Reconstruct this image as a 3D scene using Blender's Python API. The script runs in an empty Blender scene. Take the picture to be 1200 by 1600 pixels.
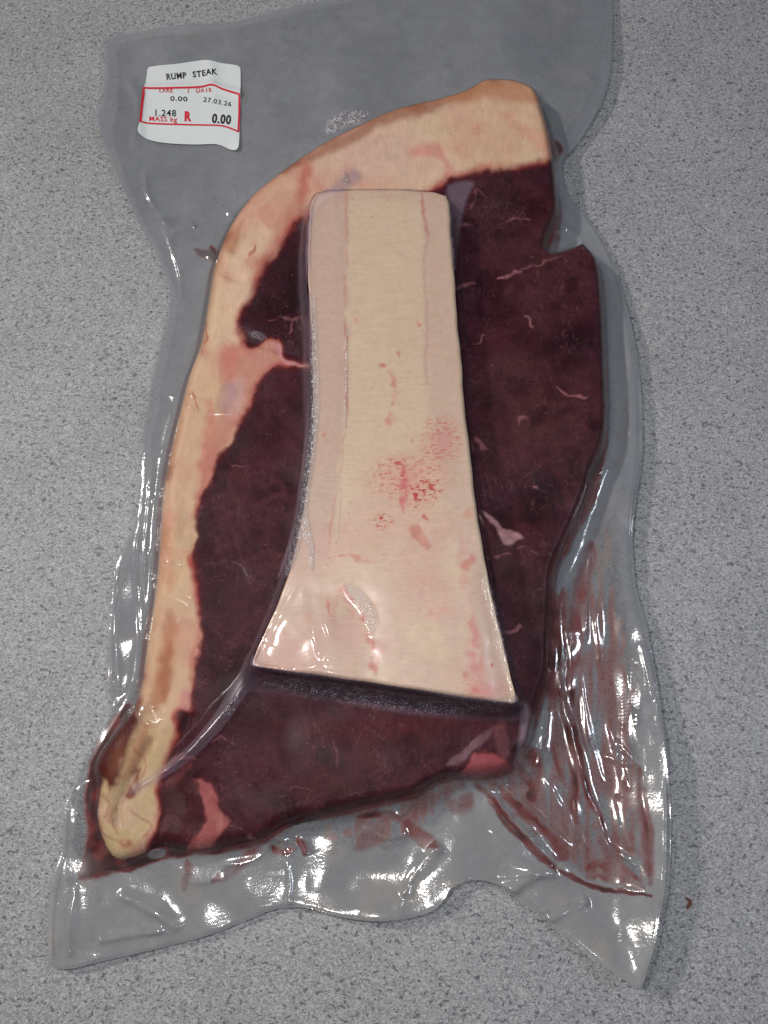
import bpy, math
import numpy as np
from math import radians, sin, cos

# ------------------------------------------------------------------ camera
W, H = 1200.0, 1600.0
TILT = radians(18.0); DIST = 0.38; FOV = radians(60.0)
F = 800.0 / math.tan(FOV / 2)
CX, CY, CZ = 0.0, -DIST * sin(TILT), DIST * cos(TILT)
scene = bpy.context.scene
cam_d = bpy.data.cameras.new("camera"); cam = bpy.data.objects.new("camera", cam_d)
scene.collection.objects.link(cam); scene.camera = cam
cam.location = (CX, CY, CZ); cam.rotation_euler = (TILT, 0, 0)
cam_d.sensor_fit = 'VERTICAL'; cam_d.angle = FOV
cam_d.clip_start = 0.01; cam_d.clip_end = 20.0

# ------------------------------------------------------------------ light
world = bpy.data.worlds.new("World"); scene.world = world; world.use_nodes = True
bg = world.node_tree.nodes["Background"]
bg.inputs[0].default_value = (0.86, 0.92, 1.0, 1); bg.inputs[1].default_value = 0.11

def area(name, loc, size, size_y, power, color):
    d = bpy.data.lights.new(name, 'AREA'); d.shape = 'RECTANGLE'; d.size = size; d.size_y = size_y
    d.energy = power; d.color = color
    o = bpy.data.objects.new(name, d); scene.collection.objects.link(o)
    o.location = loc
    from mathutils import Vector
    o.rotation_euler = Vector((-loc[0], -loc[1], -loc[2])).to_track_quat('-Z', 'Y').to_euler()
    return o
area("phone_flash", (-0.095, -0.05, 0.46), 0.016, 0.016, 1.12, (1.0, 0.965, 0.92))
area("ceiling_lamp", (-1.25, 0.50, 1.12), 0.09, 0.09, 19.0, (1.0, 0.94, 0.86))
area("cool_fill", (0.70, 0.0, 1.03), 0.15, 0.15, 3.6, (0.78, 0.88, 1.0))  # unseen cool fill from the right, added and placed for glints on the folds
scene.view_settings.view_transform = 'Standard'; scene.view_settings.look = 'None'
scene.view_settings.exposure = 0.0; scene.view_settings.gamma = 1.0
scene.cycles.transparent_max_bounces = 16

# ------------------------------------------------------------------ projection helpers
def unproj(u, v, z=0.0):
    a = (np.asarray(u, float) - 600) / F; b = (800 - np.asarray(v, float)) / F
    dy = b * cos(TILT) + sin(TILT); dz = b * sin(TILT) - cos(TILT)
    t = (z - CZ) / dz
    return CX + a * t, CY + dy * t
def proj(x, y, z):
    dx = x - CX; dy = y - CY; dz = z - CZ
    yy = dy * cos(TILT) + dz * sin(TILT); zz = -dy * sin(TILT) + dz * cos(TILT)
    return 600 + F * dx / -zz, 800 - F * yy / -zz
def lift(pts, z):                       # outline seen at height z -> same outline dropped on the counter plane
    p = np.array(pts, float); x, y = unproj(p[:, 0], p[:, 1], z)
    u, v = proj(x, y, 0.0); return np.stack([u, v], 1)

def spline(pts, n=5, closed=True):
    p = np.array(pts, float); N = len(p); out = []
    rng = range(N) if closed else range(N - 1)
    for i in rng:
        if closed: a, b, c, d = p[i-1], p[i], p[(i+1) % N], p[(i+2) % N]
        else: a, b, c, d = p[max(i-1, 0)], p[i], p[i+1], p[min(i+2, N-1)]
        for k in range(n):
            t = k / n
            out.append(0.5 * (2*b + (c-a)*t + (2*a-5*b+4*c-d)*t*t + (3*b-a-3*c+d)*t**3))
    if not closed: out.append(p[-1])
    return np.array(out)

def seg_d2(P, a, b):
    ab = b - a; L = float(ab @ ab) + 1e-9
    t = np.clip(((P[:, 0]-a[0])*ab[0] + (P[:, 1]-a[1])*ab[1]) / L, 0, 1)
    qx = a[0] + t*ab[0]; qy = a[1] + t*ab[1]
    return (P[:, 0]-qx)**2 + (P[:, 1]-qy)**2, t, qx, qy

def sd(P, poly, reach=60.0):            # signed distance, positive inside; clipped to +-reach
    poly = np.asarray(poly, float); n = len(poly)
    out = np.full(len(P), -reach)
    lo = poly.min(0) - reach; hi = poly.max(0) + reach
    idx = np.nonzero((P[:, 0] > lo[0]) & (P[:, 0] < hi[0]) & (P[:, 1] > lo[1]) & (P[:, 1] < hi[1]))[0]
    if len(idx) == 0: return out
    Q = P[idx]; d2 = np.full(len(Q), reach*reach); ins = np.zeros(len(Q), bool)
    for i in range(n):
        a, b = poly[i], poly[(i+1) % n]
        x0, x1 = min(a[0], b[0])-reach, max(a[0], b[0])+reach
        y0, y1 = min(a[1], b[1])-reach, max(a[1], b[1])+reach
        s = np.nonzero((Q[:, 0] > x0) & (Q[:, 0] < x1) & (Q[:, 1] > y0) & (Q[:, 1] < y1))[0]
        if len(s):
            dd = seg_d2(Q[s], a, b)[0]; d2[s] = np.minimum(d2[s], dd)
        if a[1] != b[1]:
            c = ((a[1] > Q[:, 1]) != (b[1] > Q[:, 1]))
            c &= Q[:, 0] < (b[0]-a[0]) * (Q[:, 1]-a[1]) / (b[1]-a[1]) + a[0]
            ins ^= c
    d = np.minimum(np.sqrt(d2), reach); out[idx] = np.where(ins, d, -d)
    return out

def smooth(x, a, b):
    t = np.clip((x - a) / (b - a), 0, 1); return t*t*(3-2*t)

def pl(P, line, reach):                 # distance to a polyline and position 0..1 along it
    line = np.asarray(line, float); m = len(line) - 1
    dist = np.full(len(P), 1e3); par = np.zeros(len(P))
    lo = line.min(0) - reach; hi = line.max(0) + reach
    idx = np.nonzero((P[:, 0] > lo[0]) & (P[:, 0] < hi[0]) & (P[:, 1] > lo[1]) & (P[:, 1] < hi[1]))[0]
    if len(idx) == 0: return dist, par, idx
    Q = P[idx]; best = np.full(len(Q), 1e6); bp = np.zeros(len(Q))
    for i in range(m):
        d2, t, _, _ = seg_d2(Q, line[i], line[i+1])
        k = d2 < best; best[k] = d2[k]; bp[k] = (i + t[k]) / m
    dist[idx] = np.sqrt(best); par[idx] = bp
    return dist, par, idx

def stroke(P, line, w, soft=2.0, taper=True, sm=4):
    L = spline(line, sm, False) if len(line) > 2 else np.array(line, float)
    d, t, idx = pl(P, L, w + soft*3 + 4)
    m = np.zeros(len(P))
    if len(idx):
        ww = w * (np.minimum(1, 4*np.minimum(t[idx], 1-t[idx]) + 0.15) if taper else 1.0)
        m[idx] = 1 - smooth(d[idx], ww - soft*0.5, ww + soft)
    return m
def ridge(P, line, w, taper=0.15, sharp=None):
    """height of a film crease: one flank steep, the other gentle"""
    L = spline(line, 5, False) if len(line) > 2 else np.array(line, float)
    m = np.zeros(len(P)); rch = w*6 + 4; lo = L.min(0)-rch; hi = L.max(0)+rch
    idx = np.nonzero((P[:, 0] > lo[0]) & (P[:, 0] < hi[0]) & (P[:, 1] > lo[1]) & (P[:, 1] < hi[1]))[0]
    if len(idx) == 0: return m
    Q = P[idx]; best = np.full(len(Q), 1e9); t = np.zeros(len(Q)); sg = np.zeros(len(Q)); n = len(L)-1
    for i in range(n):
        d2, tt, qx, qy = seg_d2(Q, L[i], L[i+1]); k = d2 < best; best[k] = d2[k]; t[k] = (i+tt[k])/n
        ab = L[i+1]-L[i]; c = ab[0]*(Q[:, 1]-L[i][1]) - ab[1]*(Q[:, 0]-L[i][0]); sg[k] = np.sign(c[k])
    d = np.sqrt(best); e = np.clip(np.minimum(t, 1-t)/taper, 0, 1); e = e*e*(3-2*e)
    if sharp is None: sharp = w <= 5.5
    if sharp:
        ww = np.where(sg > 0, w*0.8, w*2.2); m[idx] = np.exp(-np.sqrt((d/ww)**2+.12)+.346)*e
    else:
        ww = np.where(sg > 0, w*0.9, w*1.6); m[idx] = np.exp(-(d/ww)**2)*e
    return m
def blob(P, c, rx, ry, ang=0.0):
    dx = P[:, 0]-c[0]; dy = P[:, 1]-c[1]; a = radians(ang)
    x = (dx*cos(a)+dy*sin(a))/rx; y = (-dx*sin(a)+dy*cos(a))/ry
    return np.exp(-(x*x+y*y))

# noise fields over the photo plane
rs = np.random.RandomState(7)
NX, NY, ND = 720, 900, 2.0
fx = np.fft.rfftfreq(NX)[None, :]; fy = np.fft.fftfreq(NY)[:, None]
def field(sx, sy=None, seed=None):
    sy = sy or sx; r = np.random.RandomState(seed) if seed is not None else rs
    n = np.fft.rfft2(r.randn(NY, NX))
    n = n * np.exp(-2*np.pi**2*((fx*sx/ND)**2 + (fy*sy/ND)**2))
    f = np.fft.irfft2(n, s=(NY, NX)); return (f - f.mean()) / f.std()
def samp(f, P):
    x = np.clip((P[:, 0]+100)/ND, 0, NX-1.01); y = np.clip((P[:, 1]+100)/ND, 0, NY-1.01)
    i = x.astype(int); j = y.astype(int); a = x-i; b = y-j
    return (f[j, i]*(1-a)+f[j, i+1]*a)*(1-b) + (f[j+1, i]*(1-a)+f[j+1, i+1]*a)*b
N60, N30, N15, N8, N4 = field(60), field(30), field(15), field(8), field(4)
N2 = field(2.2); N30b, N15b, N8b, N4b = field(30), field(15), field(8), field(4)
NH = field(9, 1.6); NV = field(2.5, 22); N5c = field(5)
def warp(P, a=3.0, b=1.2):
    return P + np.stack([samp(N15, P)*a*0.5 + samp(N4, P)*b, samp(N15b, P)*a*0.5 + samp(N4b, P)*b], 1)

def S(r, g, b, k=1.0):
    c = np.array([r, g, b], float)/255
    return np.where(c <= 0.04045, c/12.92, ((c+0.055)/1.055)**2.4) * k
def paint(C, m, col, a=1.0):
    m = np.clip(m*a, 0, 1)[:, None]; C[:] = C*(1-m) + np.asarray(col)[None, :]*m

# ------------------------------------------------------------------ outlines (photo pixels, each at its own height)
STEAK = [(770,128),(806,130),(838,145),(850,172),(862,215),(867,245),(872,290),(875,335),(868,362),(857,395),(876,394),
 (903,384),(914,386),(933,408),(941,440),(945,500),(947,560),(949,620),(949,672),(942,710),(927,745),(919,775),(901,820),(883,860),
 (869,900),(866,950),(863,1000),(862,1050),(850,1090),(838,1130),(828,1162),(812,1180),(796,1206),(760,1217),(715,1216),
 (680,1226),(650,1245),(600,1256),(560,1266),(520,1276),(470,1286),(440,1297),(412,1314),(380,1322),(330,1332),(288,1333),
 (250,1328),(225,1338),(190,1348),(168,1342),(150,1312),(142,1270),(147,1230),(141,1192),(165,1150),(200,1105),(214,1070),
 (224,1000),(238,920),(244,850),(250,770),(260,712),(275,650),(290,590),(310,535),(322,465),(330,420),(348,370),(370,333),
 (400,300),(450,262),(500,229),(560,199),(610,176),(670,161),(720,147),(748,131)]
BAG = [(168,66),(200,56),(250,50),(350,40),(440,18),(520,2),(600,-12),(750,-24),(900,-30),(955,-32),(956,0),(955,60),(952,110),(944,150),
 (925,190),(897,234),(879,252),(876,270),(884,303),(910,335),(935,370),(960,420),(975,470),(986,520),(998,590),(1002,660),
 (1000,730),(990,790),(987,830),(988,880),(995,930),(1008,980),(1018,1030),(1028,1090),(1035,1150),(1039,1220),(1041,1300),
 (1037,1380),(1027,1450),(1012,1505),(999,1541),(975,1531),(950,1515),(900,1475),(850,1436),(800,1398),(768,1378),(732,1375),(705,1387),
 (691,1408),(670,1425),(630,1435),(580,1438),(530,1432),(480,1418),(430,1420),(380,1440),(320,1462),(260,1478),(200,1492),
 (150,1503),(112,1512),(81,1508),(78,1470),(77,1420),(86,1370),(98,1330),(104,1262),(124,1210),(150,1162),(173,1112),(172,1060),
 (172,1000),(176,940),(184,882),(204,840),(221,780),(225,690),(232,640),(245,570),(258,520),(266,482),(265,450),(255,425),
 (240,390),(218,350),(200,310),(180,270),(165,235),(156,202),(154,184),(163,150),(167,110)]
BONE = [(536,295),(600,294),(660,297),(692,302),(702,316),(705,360),(710,430),(715,500),(721,560),(725,620),(734,700),
 (742,770),(752,840),(765,910),(780,980),(795,1040),(806,1088),(802,1098),(790,1097),(740,1090),(640,1075),(560,1063),(480,1051),(405,1041),
 (395,1033),(404,1008),(430,950),(454,885),(470,810),(482,740),(489,680),(489,600),(486,520),(482,440),(481,380),(484,335),(490,306),(510,297)]
ZB = 0.0300                     # bone top
steakT = spline(lift(STEAK, 0.009), 3)
boneT = spline(lift(BONE, ZB), 5); _k = np.arange(len(boneT)); boneT = boneT + np.stack([np.sin(_k*1.7)+np.sin(_k*.63+1), np.cos(_k*1.3)+np.sin(_k*.41)], 1)*0.35
def bag_edge_z(P):               # how far the loose film lifts off the counter
    return (0.0012 + 0.012*blob(P, (1060,1320), 90, 300) + 0.004*blob(P, (960,1530), 120, 90) + 0.003*blob(P, (600,1430), 130, 40)
            + 0.0035*blob(P, (990,700), 40, 300) + 0.003*blob(P, (945,120), 60, 120) + 0.003*blob(P, (150,180), 50, 150)
            + 0.002*blob(P, (700,1400), 60, 50) + 0.002*blob(P, (90,1450), 60, 100)+ 0.003*blob(P, (880,270), 25, 30))
bp = np.array(BAG, float); bz = bag_edge_z(bp)
x_, y_ = unproj(bp[:, 0], bp[:, 1], bz); u_, v_ = proj(x_, y_, 0.0)
bagT = spline(np.stack([u_, v_], 1), 4)

# ------------------------------------------------------------------ common grid in the counter plane
DU = 1.5
U0, V0, NU, NV_ = 50.0, -60.0, 676, 1100
gu = U0 + DU*np.arange(NU); gv = V0 + DU*np.arange(NV_)
GU, GV = np.meshgrid(gu, gv)
GP = np.stack([GU.ravel(), GV.ravel()], 1)
GXw, GYw = unproj(GP[:, 0], GP[:, 1], 0.0)
_fx = np.fft.rfftfreq(NU)[None, :]; _fy = np.fft.fftfreq(NV_)[:, None]
def gblur(a, s):
    s = s/DU
    k = np.exp(-2*np.pi**2*s*s*(_fx**2+_fy**2))
    return np.fft.irfft2(np.fft.rfft2(a.reshape(NV_, NU))*k, s=(NV_, NU)).ravel()

sdS = sd(GP, steakT, 70); sdB = sd(GP, boneT, 40); sdG = sd(GP, bagT, 60)
# steak thickness
ctl = [((600,600),21),((820,600),18),((420,700),18),((200,1270),9),((330,1280),10),((560,1220),13),((800,1140),13),((880,900),14),
       ((780,190),17),((280,850),17),((450,320),18),((900,440),17),((160,1150),9),((250,1100),14)]
num = 0; den = 0
for (c, t) in ctl:
    w = 1.0/(((GP[:, 0]-c[0])**2 + (GP[:, 1]-c[1])**2)/1e4 + 0.4)**2
    num = num + w*t; den = den + w
Tm = num/den*1e-3
e = np.clip(sdS/np.interp(GP[:, 0], [300, 700], [30, 20]), 0, 1)
HS = np.where(sdS > 0, Tm*np.sqrt(1-(1-e)**2+1e-9), 0)
ps = np.stack(proj(GXw, GYw, HS), 1)          # photo position of every steak vertex
und = 0.00022*samp(N30, ps) + 0.00010*samp(N15, ps) + 0.00004*samp(N8, ps)
# muscle seams and folds seen in the surface
seam = (0.0007*ridge(ps, [(704,452),(760,440),(812,428),(862,396)], 7) + 0.0013*ridge(ps, [(372,505),(392,535),(470,556)], 6)
        + 0.0014*ridge(ps, [(250,1225),(280,1165),(300,1110)], 6) + 0.001*ridge(ps, [(300,1212),(345,1255),(405,1315)], 5)
        + 0.0009*ridge(ps, [(866,250),(780,268),(705,280)], 6) + 0.001*ridge(ps, [(470,345),(415,420),(375,505)], 6)
        + 0.0022*ridge(ps, [(186,1300),(187,1255),(215,1200),(240,1150)], 6)
        + 0.001*ridge(ps, [(310,400),(345,425),(380,440)], 5) + 0.0009*ridge(ps, [(315,520),(350,525),(375,540)], 5))
bump = (0.0014*blob(ps, (410,548), 26, 14, -20) + 0.001*blob(ps, (330,1275), 14, 40, -30) + 0.0012*blob(ps, (760,1190), 25, 14)
        + 0.0010*blob(ps, (800,838), 14, 6) + 0.0012*blob(ps, (275,800), 14, 60) + 0.0012*blob(ps, (270,560), 30, 60))
HS = np.where(sdS > 0, np.maximum(HS + (und - seam + bump)*smooth(sdS, 2, 25), 0.0003), 0)
HS = np.where(sdB > -2, np.minimum(HS, 0.0205), HS)
# bone
eb = np.clip(sdB/5.0, 0, 1)
HB = ZB - 0.0012*(1-np.sqrt(1-(1-eb)**2+1e-9))
pb = np.stack(proj(GXw, GYw, HB), 1)
HB = HB + (0.00012*samp(N30b, pb) + 0.00004*samp(N8, pb) - 0.0009*blob(pb, (555,965), 30, 40, 20) - 0.0005*blob(pb, (655,840), 9, 14, 30)
     - 0.0011*smooth(-pb[:, 0], -540, -485)*smooth(-pb[:, 1], -900, -300) - 0.0014*smooth(pb[:, 0]-0.17*(pb[:, 1]-850), 715, 760)*smooth(pb[:, 1], 820, 950)
     - 0.0016*blob(pb, (415,1030), 45, 55))*smooth(sdB, 0, 4)

# ------------------------------------------------------------------ film height
H0 = HS.copy()
inB = sdB > -2.5
H0[inB] = np.maximum(H0[inB], np.where(sdB > 0, HB, ZB-0.0012)[inB])
# loose pouch round the meat
loose = bag_edge_z(GP)*smooth(-sdG, -120, 10)*1.08 + 0.0008
loose = loose + 0.0005*np.abs(samp(N30b, GP)) + 0.0002*samp(N15b, GP)+0.0002
H0 = np.maximum(H0, np.maximum(loose, 0.0005))
Fm = H0.copy()
for s in (7, 6, 5, 4, 3):
    Fm = np.maximum(H0, gblur(Fm, s))
# tents where the film is stretched from the bone down to the meat
pf = np.stack(proj(GXw, GYw, Fm), 1)
TENT_A = [(398,1040),(372,1082),(340,1130),(295,1178),(250,1211),(206,1236)]
TENT_B = [(804,1094),(819,1110),(820,1150),(812,1195)]
dA, tA, iA = pl(pf, spline(TENT_A, 5, False), 40)
tent = np.zeros(len(GP)); tent[iA] = np.clip(1-dA[iA]/(25-18*tA[iA]), 0, 1)*(1-0.75*tA[iA])*0.0028
dB_, tB, iB = pl(pf, spline(TENT_B, 5, False), 40)
tB_ = np.zeros(len(GP)); tB_[iB] = np.clip(1-dB_[iB]/13, 0, 1)*(1-0.7*tB[iB])*0.0060
tent = gblur(tent + tB_, 1.4)
Fm = np.maximum(Fm, np.minimum(Fm + tent, ZB+0.0005))
CREASES = [([(392,1058),(362,1098),(325,1142),(282,1188),(240,1216),(206,1238)],2,.5),([(388,1030),(352,1078),(318,1118),(278,1164),(240,1198)],1.8,.35),([(470,905),(446,950),(425,990),(402,1030)],2,.5),  # polyline, width px, height mm
 ([(257,613),(290,635),(320,646),(377,648)],2.4,.8),([(280,612),(307,622),(340,632)],2,.5),([(252,876),(270,881),(287,883)],2.4,.9),
 ([(304,880),(335,882),(357,878),(380,886),(388,908)],2.0,.3),([(247,925),(260,931),(275,936),(300,952)],2.4,.8),([(247,857),(272,853),(300,849)],2,.5),
 ([(274,922),(286,930),(302,938)],2,.5),
 ([(222,700),(221,780),(216,860),(214,940),(222,1010),(225,1030)],2.6,1.2),([(186,884),(180,950),(182,1010),(184,1090)],3,.8),
 ([(212,1060),(213,1100),(222,1125),(236,1140)],3.4,1.2),([(228,1100),(232,1116),(240,1138)],2.2,.8),([(237,1108),(247,1110),(256,1119)],2,.6),([(255,1120),(235,1150),(212,1180)],2.2,.6),
 ([(187,1255),(186,1275),(187,1298)],2.4,.9),([(200,1315),(220,1304),(240,1296)],2,.5),([(158,1358),(190,1350),(232,1332),(262,1326)],2.4,1.0),
 ([(225,262),(230,300),(253,340),(270,390),(283,440),(276,480)],3.4,1.3),([(253,340),(275,362),(310,352)],4.5,1.6),([(300,395),(320,400),(338,410)],3,1.0),
 ([(340,320),(358,335),(372,350)],2.2,.8),([(913,140),(910,165),(895,190),(878,212)],3,.9),([(830,133),(870,142),(905,140)],2.2,.6),([(780,78),(786,95),(800,105)],2.2,.6),
 ([(905,112),(916,122),(925,126)],2.4,.9),([(872,345),(864,370),(857,394)],2.6,1.6),([(868,352),(895,366),(915,392)],2.6,1.0),
 ([(500,1280),(560,1272),(598,1262),(627,1275),(650,1246),(672,1222),(705,1213),(745,1214),(794,1209)],2.2,1.5),
 ([(749,1216),(790,1268),(830,1313),(872,1356)],3.0,1.8),([(771,1216),(830,1268),(875,1306),(905,1338)],2.4,1.1),
 ([(868,960),(870,1030),(876,1092),(893,1148),(911,1225),(933,1279),(948,1322),(983,1346),(1018,1395)],2.6,.9),
 ([(888,980),(893,1040),(890,1090)],4,1.0),([(942,1180),(968,1190),(992,1193),(975,1170),(962,1155)],2.2,.9),
 ([(1000,1210),(1006,1270),(1015,1340),(1019,1390)],4,1.2),([(872,1356),(911,1374),(950,1388),(1018,1396)],2.6,1.3),([(1006,1010),(1014,1040),(1018,1075)],2.5,.8),
 ([(850,1110),(846,1160),(838,1200)],3.5,1.2),([(900,830),(884,868),(872,905),(867,950)],3.0,1.3),([(948,700),(942,735),(925,770),(915,800)],3.0,1.2),([(943,636),(955,640)],3,1.4),
 ([(690,1318),(660,1352),(630,1402)],7,2.0),([(448,1330),(450,1375),(452,1415)],3.2,1.0),([(422,1322),(440,1312),(456,1322),(452,1340)],3,1.0),([(462,1302),(474,1325),(478,1336)],3,1.0),
 ([(180,1395),(215,1412),(250,1430),(285,1455)],9,1.5),([(150,1470),(200,1462),(262,1452)],6,1.0),([(120,1380),(110,1440),(108,1500)],4,.8),
 ([(474,916),(483,968),(502,1033)],2.2,.5),([(490,925),(505,968),(515,1007),(509,1042)],2.4,.55),([(502,1036),(470,1044),(427,1035)],2.0,.45),([(440,950),(425,985),(416,1010)],3,.4),
 ([(790,1400),(830,1372),(870,1362)],10,1.4),([(850,1440),(885,1425),(920,1405)],9,1.5),([(760,1290),(800,1340),(850,1376)],5,.9),
 ([(560,1300),(600,1310),(640,1300)],6,.9),([(340,1352),(400,1342),(440,1300)],4,.8),([(280,1352),(300,1380),(360,1372)],5,.7),
 ([(500,200),(540,180),(580,184)],5,1.0),([(960,1240),(972,1300),(985,1330)],4,.8),([(935,900),(930,960),(940,1040)],6,.9),([(960,430),(975,500),(982,600),(984,700)],5,.8),
 ([(196,120),(215,160),(210,240)],7,.9),([(420,60),(520,90),(600,80)],8,.7),([(640,60),(700,110),(690,140)],8,.6)]
pf = np.stack(proj(GXw, GYw, Fm), 1)
add = np.zeros(len(GP))
jit = np.stack([samp(N15, pf), samp(N15b, pf)], 1)*0.8 + np.stack([samp(N4, pf), samp(N4b, pf)], 1)*0.35
vary = samp(N15, pf[:, ::-1])
for L, w, h in CREASES: add += ridge(pf + jit, L, w)*h*1e-3*(0.8 if w > 5.5 else 0.62)*(1+0.35*vary)
rw = np.random.RandomState(21)                                # short tight wrinkles running out from the meat
_c = np.array([560., 760.])
for k in range(70):
    p0 = np.array(STEAK[rw.randint(len(STEAK))], float) + rw.normal(0, 9, 2); d0 = p0-_c; d0 /= np.linalg.norm(d0)
    if p0[1] < 620 and rw.rand() < .6: continue
    a0 = math.atan2(d0[1], d0[0]) + rw.normal(0, .45); L0 = rw.uniform(12, 48); q0 = p0 - d0*rw.uniform(0, 10)
    q1 = q0 + L0*np.array([cos(a0), sin(a0)]); mid = (q0+q1)/2 + rw.normal(0, 2.5, 2)
    add += ridge(pf, [tuple(q0), tuple(mid), tuple(q1)], rw.uniform(1.4, 2.4), .3)*rw.uniform(.1, .42)*1e-3
cre = add.copy()
FACETS = [  # polyline, flank widths (towards the left / right going down), height mm
 ([(868,960),(870,1030),(876,1092),(893,1148),(911,1225),(933,1279),(948,1322),(983,1346),(1018,1395)],10,12,.85),
 ([(904,1050),(912,1100),(918,1148),(934,1200),(948,1235)],9,11,.62),([(848,1206),(872,1255),(892,1288),(903,1334)],9,11,.6),
 ([(749,1216),(790,1268),(830,1313),(872,1356)],8,10,.6),([(771,1216),(830,1268),(875,1306),(905,1338)],6,8,.4),([(897,1240),(905,1290),(915,1330)],5,7,.3),([(975,1030),(985,1100),(1000,1180),(1005,1240)],9,11,.45),([(660,1330),(640,1375),(618,1425)],12,8,.55),([(690,1312),(662,1345),(640,1380)],8,7,.5),
 ([(925,850),(915,930),(915,1010)],9,6,.8),([(770,1372),(830,1366),(880,1372)],7,12,.5),([(830,1432),(880,1410),(925,1408)],8,14,.6),
 ([(240,720),(232,800),(226,900),(228,1010)],7,7,.8),([(262,370),(290,362),(312,350)],9,9,.8),([(1000,1000),(1012,1060),(1018,1100)],7,5,.7),
 ([(950,1120),(965,1180),(985,1240)],8,6,.5),([(410,880),(402,920),(388,960)],7,5,.45),([(445,1340),(452,1380),(452,1416)],5,5,.5)]
def facet(P, line, wl, wr):
    L = spline(line, 5, False); m = np.zeros(len(P)); rch = max(wl, wr)+3; lo = L.min(0)-rch; hi = L.max(0)+rch
    idx = np.nonzero((P[:, 0] > lo[0]) & (P[:, 0] < hi[0]) & (P[:, 1] > lo[1]) & (P[:, 1] < hi[1]))[0]
    Q = P[idx]; best = np.full(len(Q), 1e9); t = np.zeros(len(Q)); sg = np.zeros(len(Q)); n = len(L)-1
    for i in range(n):
        d2, tt, qx, qy = seg_d2(Q, L[i], L[i+1]); k = d2 < best; best[k] = d2[k]; t[k] = (i+tt[k])/n
        ab = L[i+1]-L[i]; sg[k] = np.sign(ab[0]*(Q[:, 1]-L[i][1]) - ab[1]*(Q[:, 0]-L[i][0]))[k]
    e = np.clip(np.minimum(t, 1-t)/.22, 0, 1); e = e*e*(3-2*e)
    ww = np.where(sg > 0, wl, wr)*(0.8+0.25*np.sin(t*9+wl)); m[idx] = np.exp(-best/(ww*.75)**2)*e
    return m
for L, a_, b_, h in FACETS: add += gblur(facet(pf + jit*.5, L, a_, b_)*h*1e-3, 1.3)
outm = smooth(-sdS, 0, 25)
add += outm*(0.00002*samp(N8b, pf) + 0.00007*samp(N15, pf) + 0.0003*samp(N30, pf))
add += (1-outm)*0.00002*samp(N8b, pf)
Ff = Fm + add*smooth(sdG, 0, 5) + 0.0003
Ff = np.maximum(Ff, H0 + 0.0002)
edge_mix = smooth(sdG, -2, 5)
Ff = Ff - (1-edge_mix)*0.0001
pf = np.stack(proj(GXw, GYw, Ff), 1)

# ------------------------------------------------------------------ juice mask
JU = [([(884,985),(893,1090),(897,1140),(904,1182),(917,1238),(935,1283),(953,1322)],5,4,.75),([(868,1040),(880,1120),(890,1175),(896,1225),(900,1280),(914,1306),(924,1314)],4.5,4,.8),
 ([(745,1222),(785,1272),(825,1318),(868,1360)],6,5,.7),([(778,1230),(820,1272),(862,1310),(884,1345)],6,5,.6),([(868,1360),(911,1378),(948,1390),(1016,1399)],3.5,3,.9),
 ([(1001,1200),(1006,1270),(1013,1330),(1015,1380)],7,9,.5),([(910,880),(899,987),(891,1062)],9,10,.55),([(925,850),(915,890),(905,930)],8,9,.4),
 ([(625,1282),(650,1300),(682,1322)],10,7,.55),([(700,1255),(720,1262),(735,1240)],11,9,.35),([(424,1322),(440,1332),(458,1324)],5,4,.7),([(464,1305),(474,1322),(476,1336)],5,4,.6),
 ([(293,1345),(296,1366),(290,1390)],5,6,.3),([(400,1324),(372,1350),(335,1378)],7,8,.4),([(305,393),(322,398),(336,404)],4,3,.8),([(330,388),(336,404),(344,412)],6,4,.9),
 ([(870,220),(876,240),(868,262)],4,4,.5),([(865,355),(872,372),(866,392)],4,4,.6),([(820,1165),(835,1190),(840,1240)],8,8,.5),([(806,1190),(830,1230),(826,1250)],6,4,.75),
 ([(862,900),(866,980),(866,1060),(860,1120)],8,6,.75),([(945,690),(930,760),(900,830),(880,870)],5,5,.5),([(948,1335),(965,1368),(990,1385)],5,6,.5),([(917,1355),(940,1346),(955,1362)],5,4,.6),([(560,1278),(600,1272),(626,1282)],5,5,.7),
 ([(600,1290),(580,1310),(560,1325)],10,12,.22),([(925,1290),(955,1340),(1000,1380)],4,5,.5),([(880,920),(876,980),(880,1040)],6,6,.7),([(858,1120),(866,1180),(884,1232)],3,4,.6),([(935,1365),(965,1378),(1005,1388)],4,6,.5)]
def juice_mask(P):
    Q = warp(P, 3, .8); m = np.zeros(len(P))
    for L, w, s, a in JU: m = np.maximum(m, stroke(Q, L, w*.95, s*.9)*min(1, a*1.2))
    for c, r, a in (((878,1334),15,.7),((912,1308),9,.6),((832,1248),8,.8)): m = np.maximum(m, smooth(blob(Q, c, r, r), .25, .6)*a)
    pool = sd(Q, spline([(205,1100),(165,1140),(138,1178),(134,1230),(136,1280),(130,1330),(124,1374),(160,1368),(205,1358),(250,1344),(300,1339),(300,1310),(210,1310),(180,1240),(215,1180)], 3), 30)
    m = np.maximum(m, smooth(pool, -1.5, 3)*0.97)
    rim = sdS_at(P); m = np.maximum(m, smooth(rim, -7, 1)*(0.35+0.25*samp(N30, P)))
    return np.clip(m*(0.9+0.25*samp(N8, P)), 0, 1)
sdS_full = sdS
def sdS_at(P): return sdS_full
JM = juice_mask(pf)
WET = sd(warp(pf, 8, 3), [(868,930),(950,800),(975,960),(995,1120),(1004,1300),(1006,1390),(900,1368),(750,1225),(620,1310),(480,1320),(700,1200),(850,1150)], 60)
JM = np.maximum(JM, smooth(WET, 0, 14)*(sdS < 0)*np.clip(.17+.13*samp(NV, pf)+.10*samp(N15, pf), 0, .42)*smooth(pf[:, 1], 860, 1000))
JM *= smooth(sdG, 3, 12)

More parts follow.
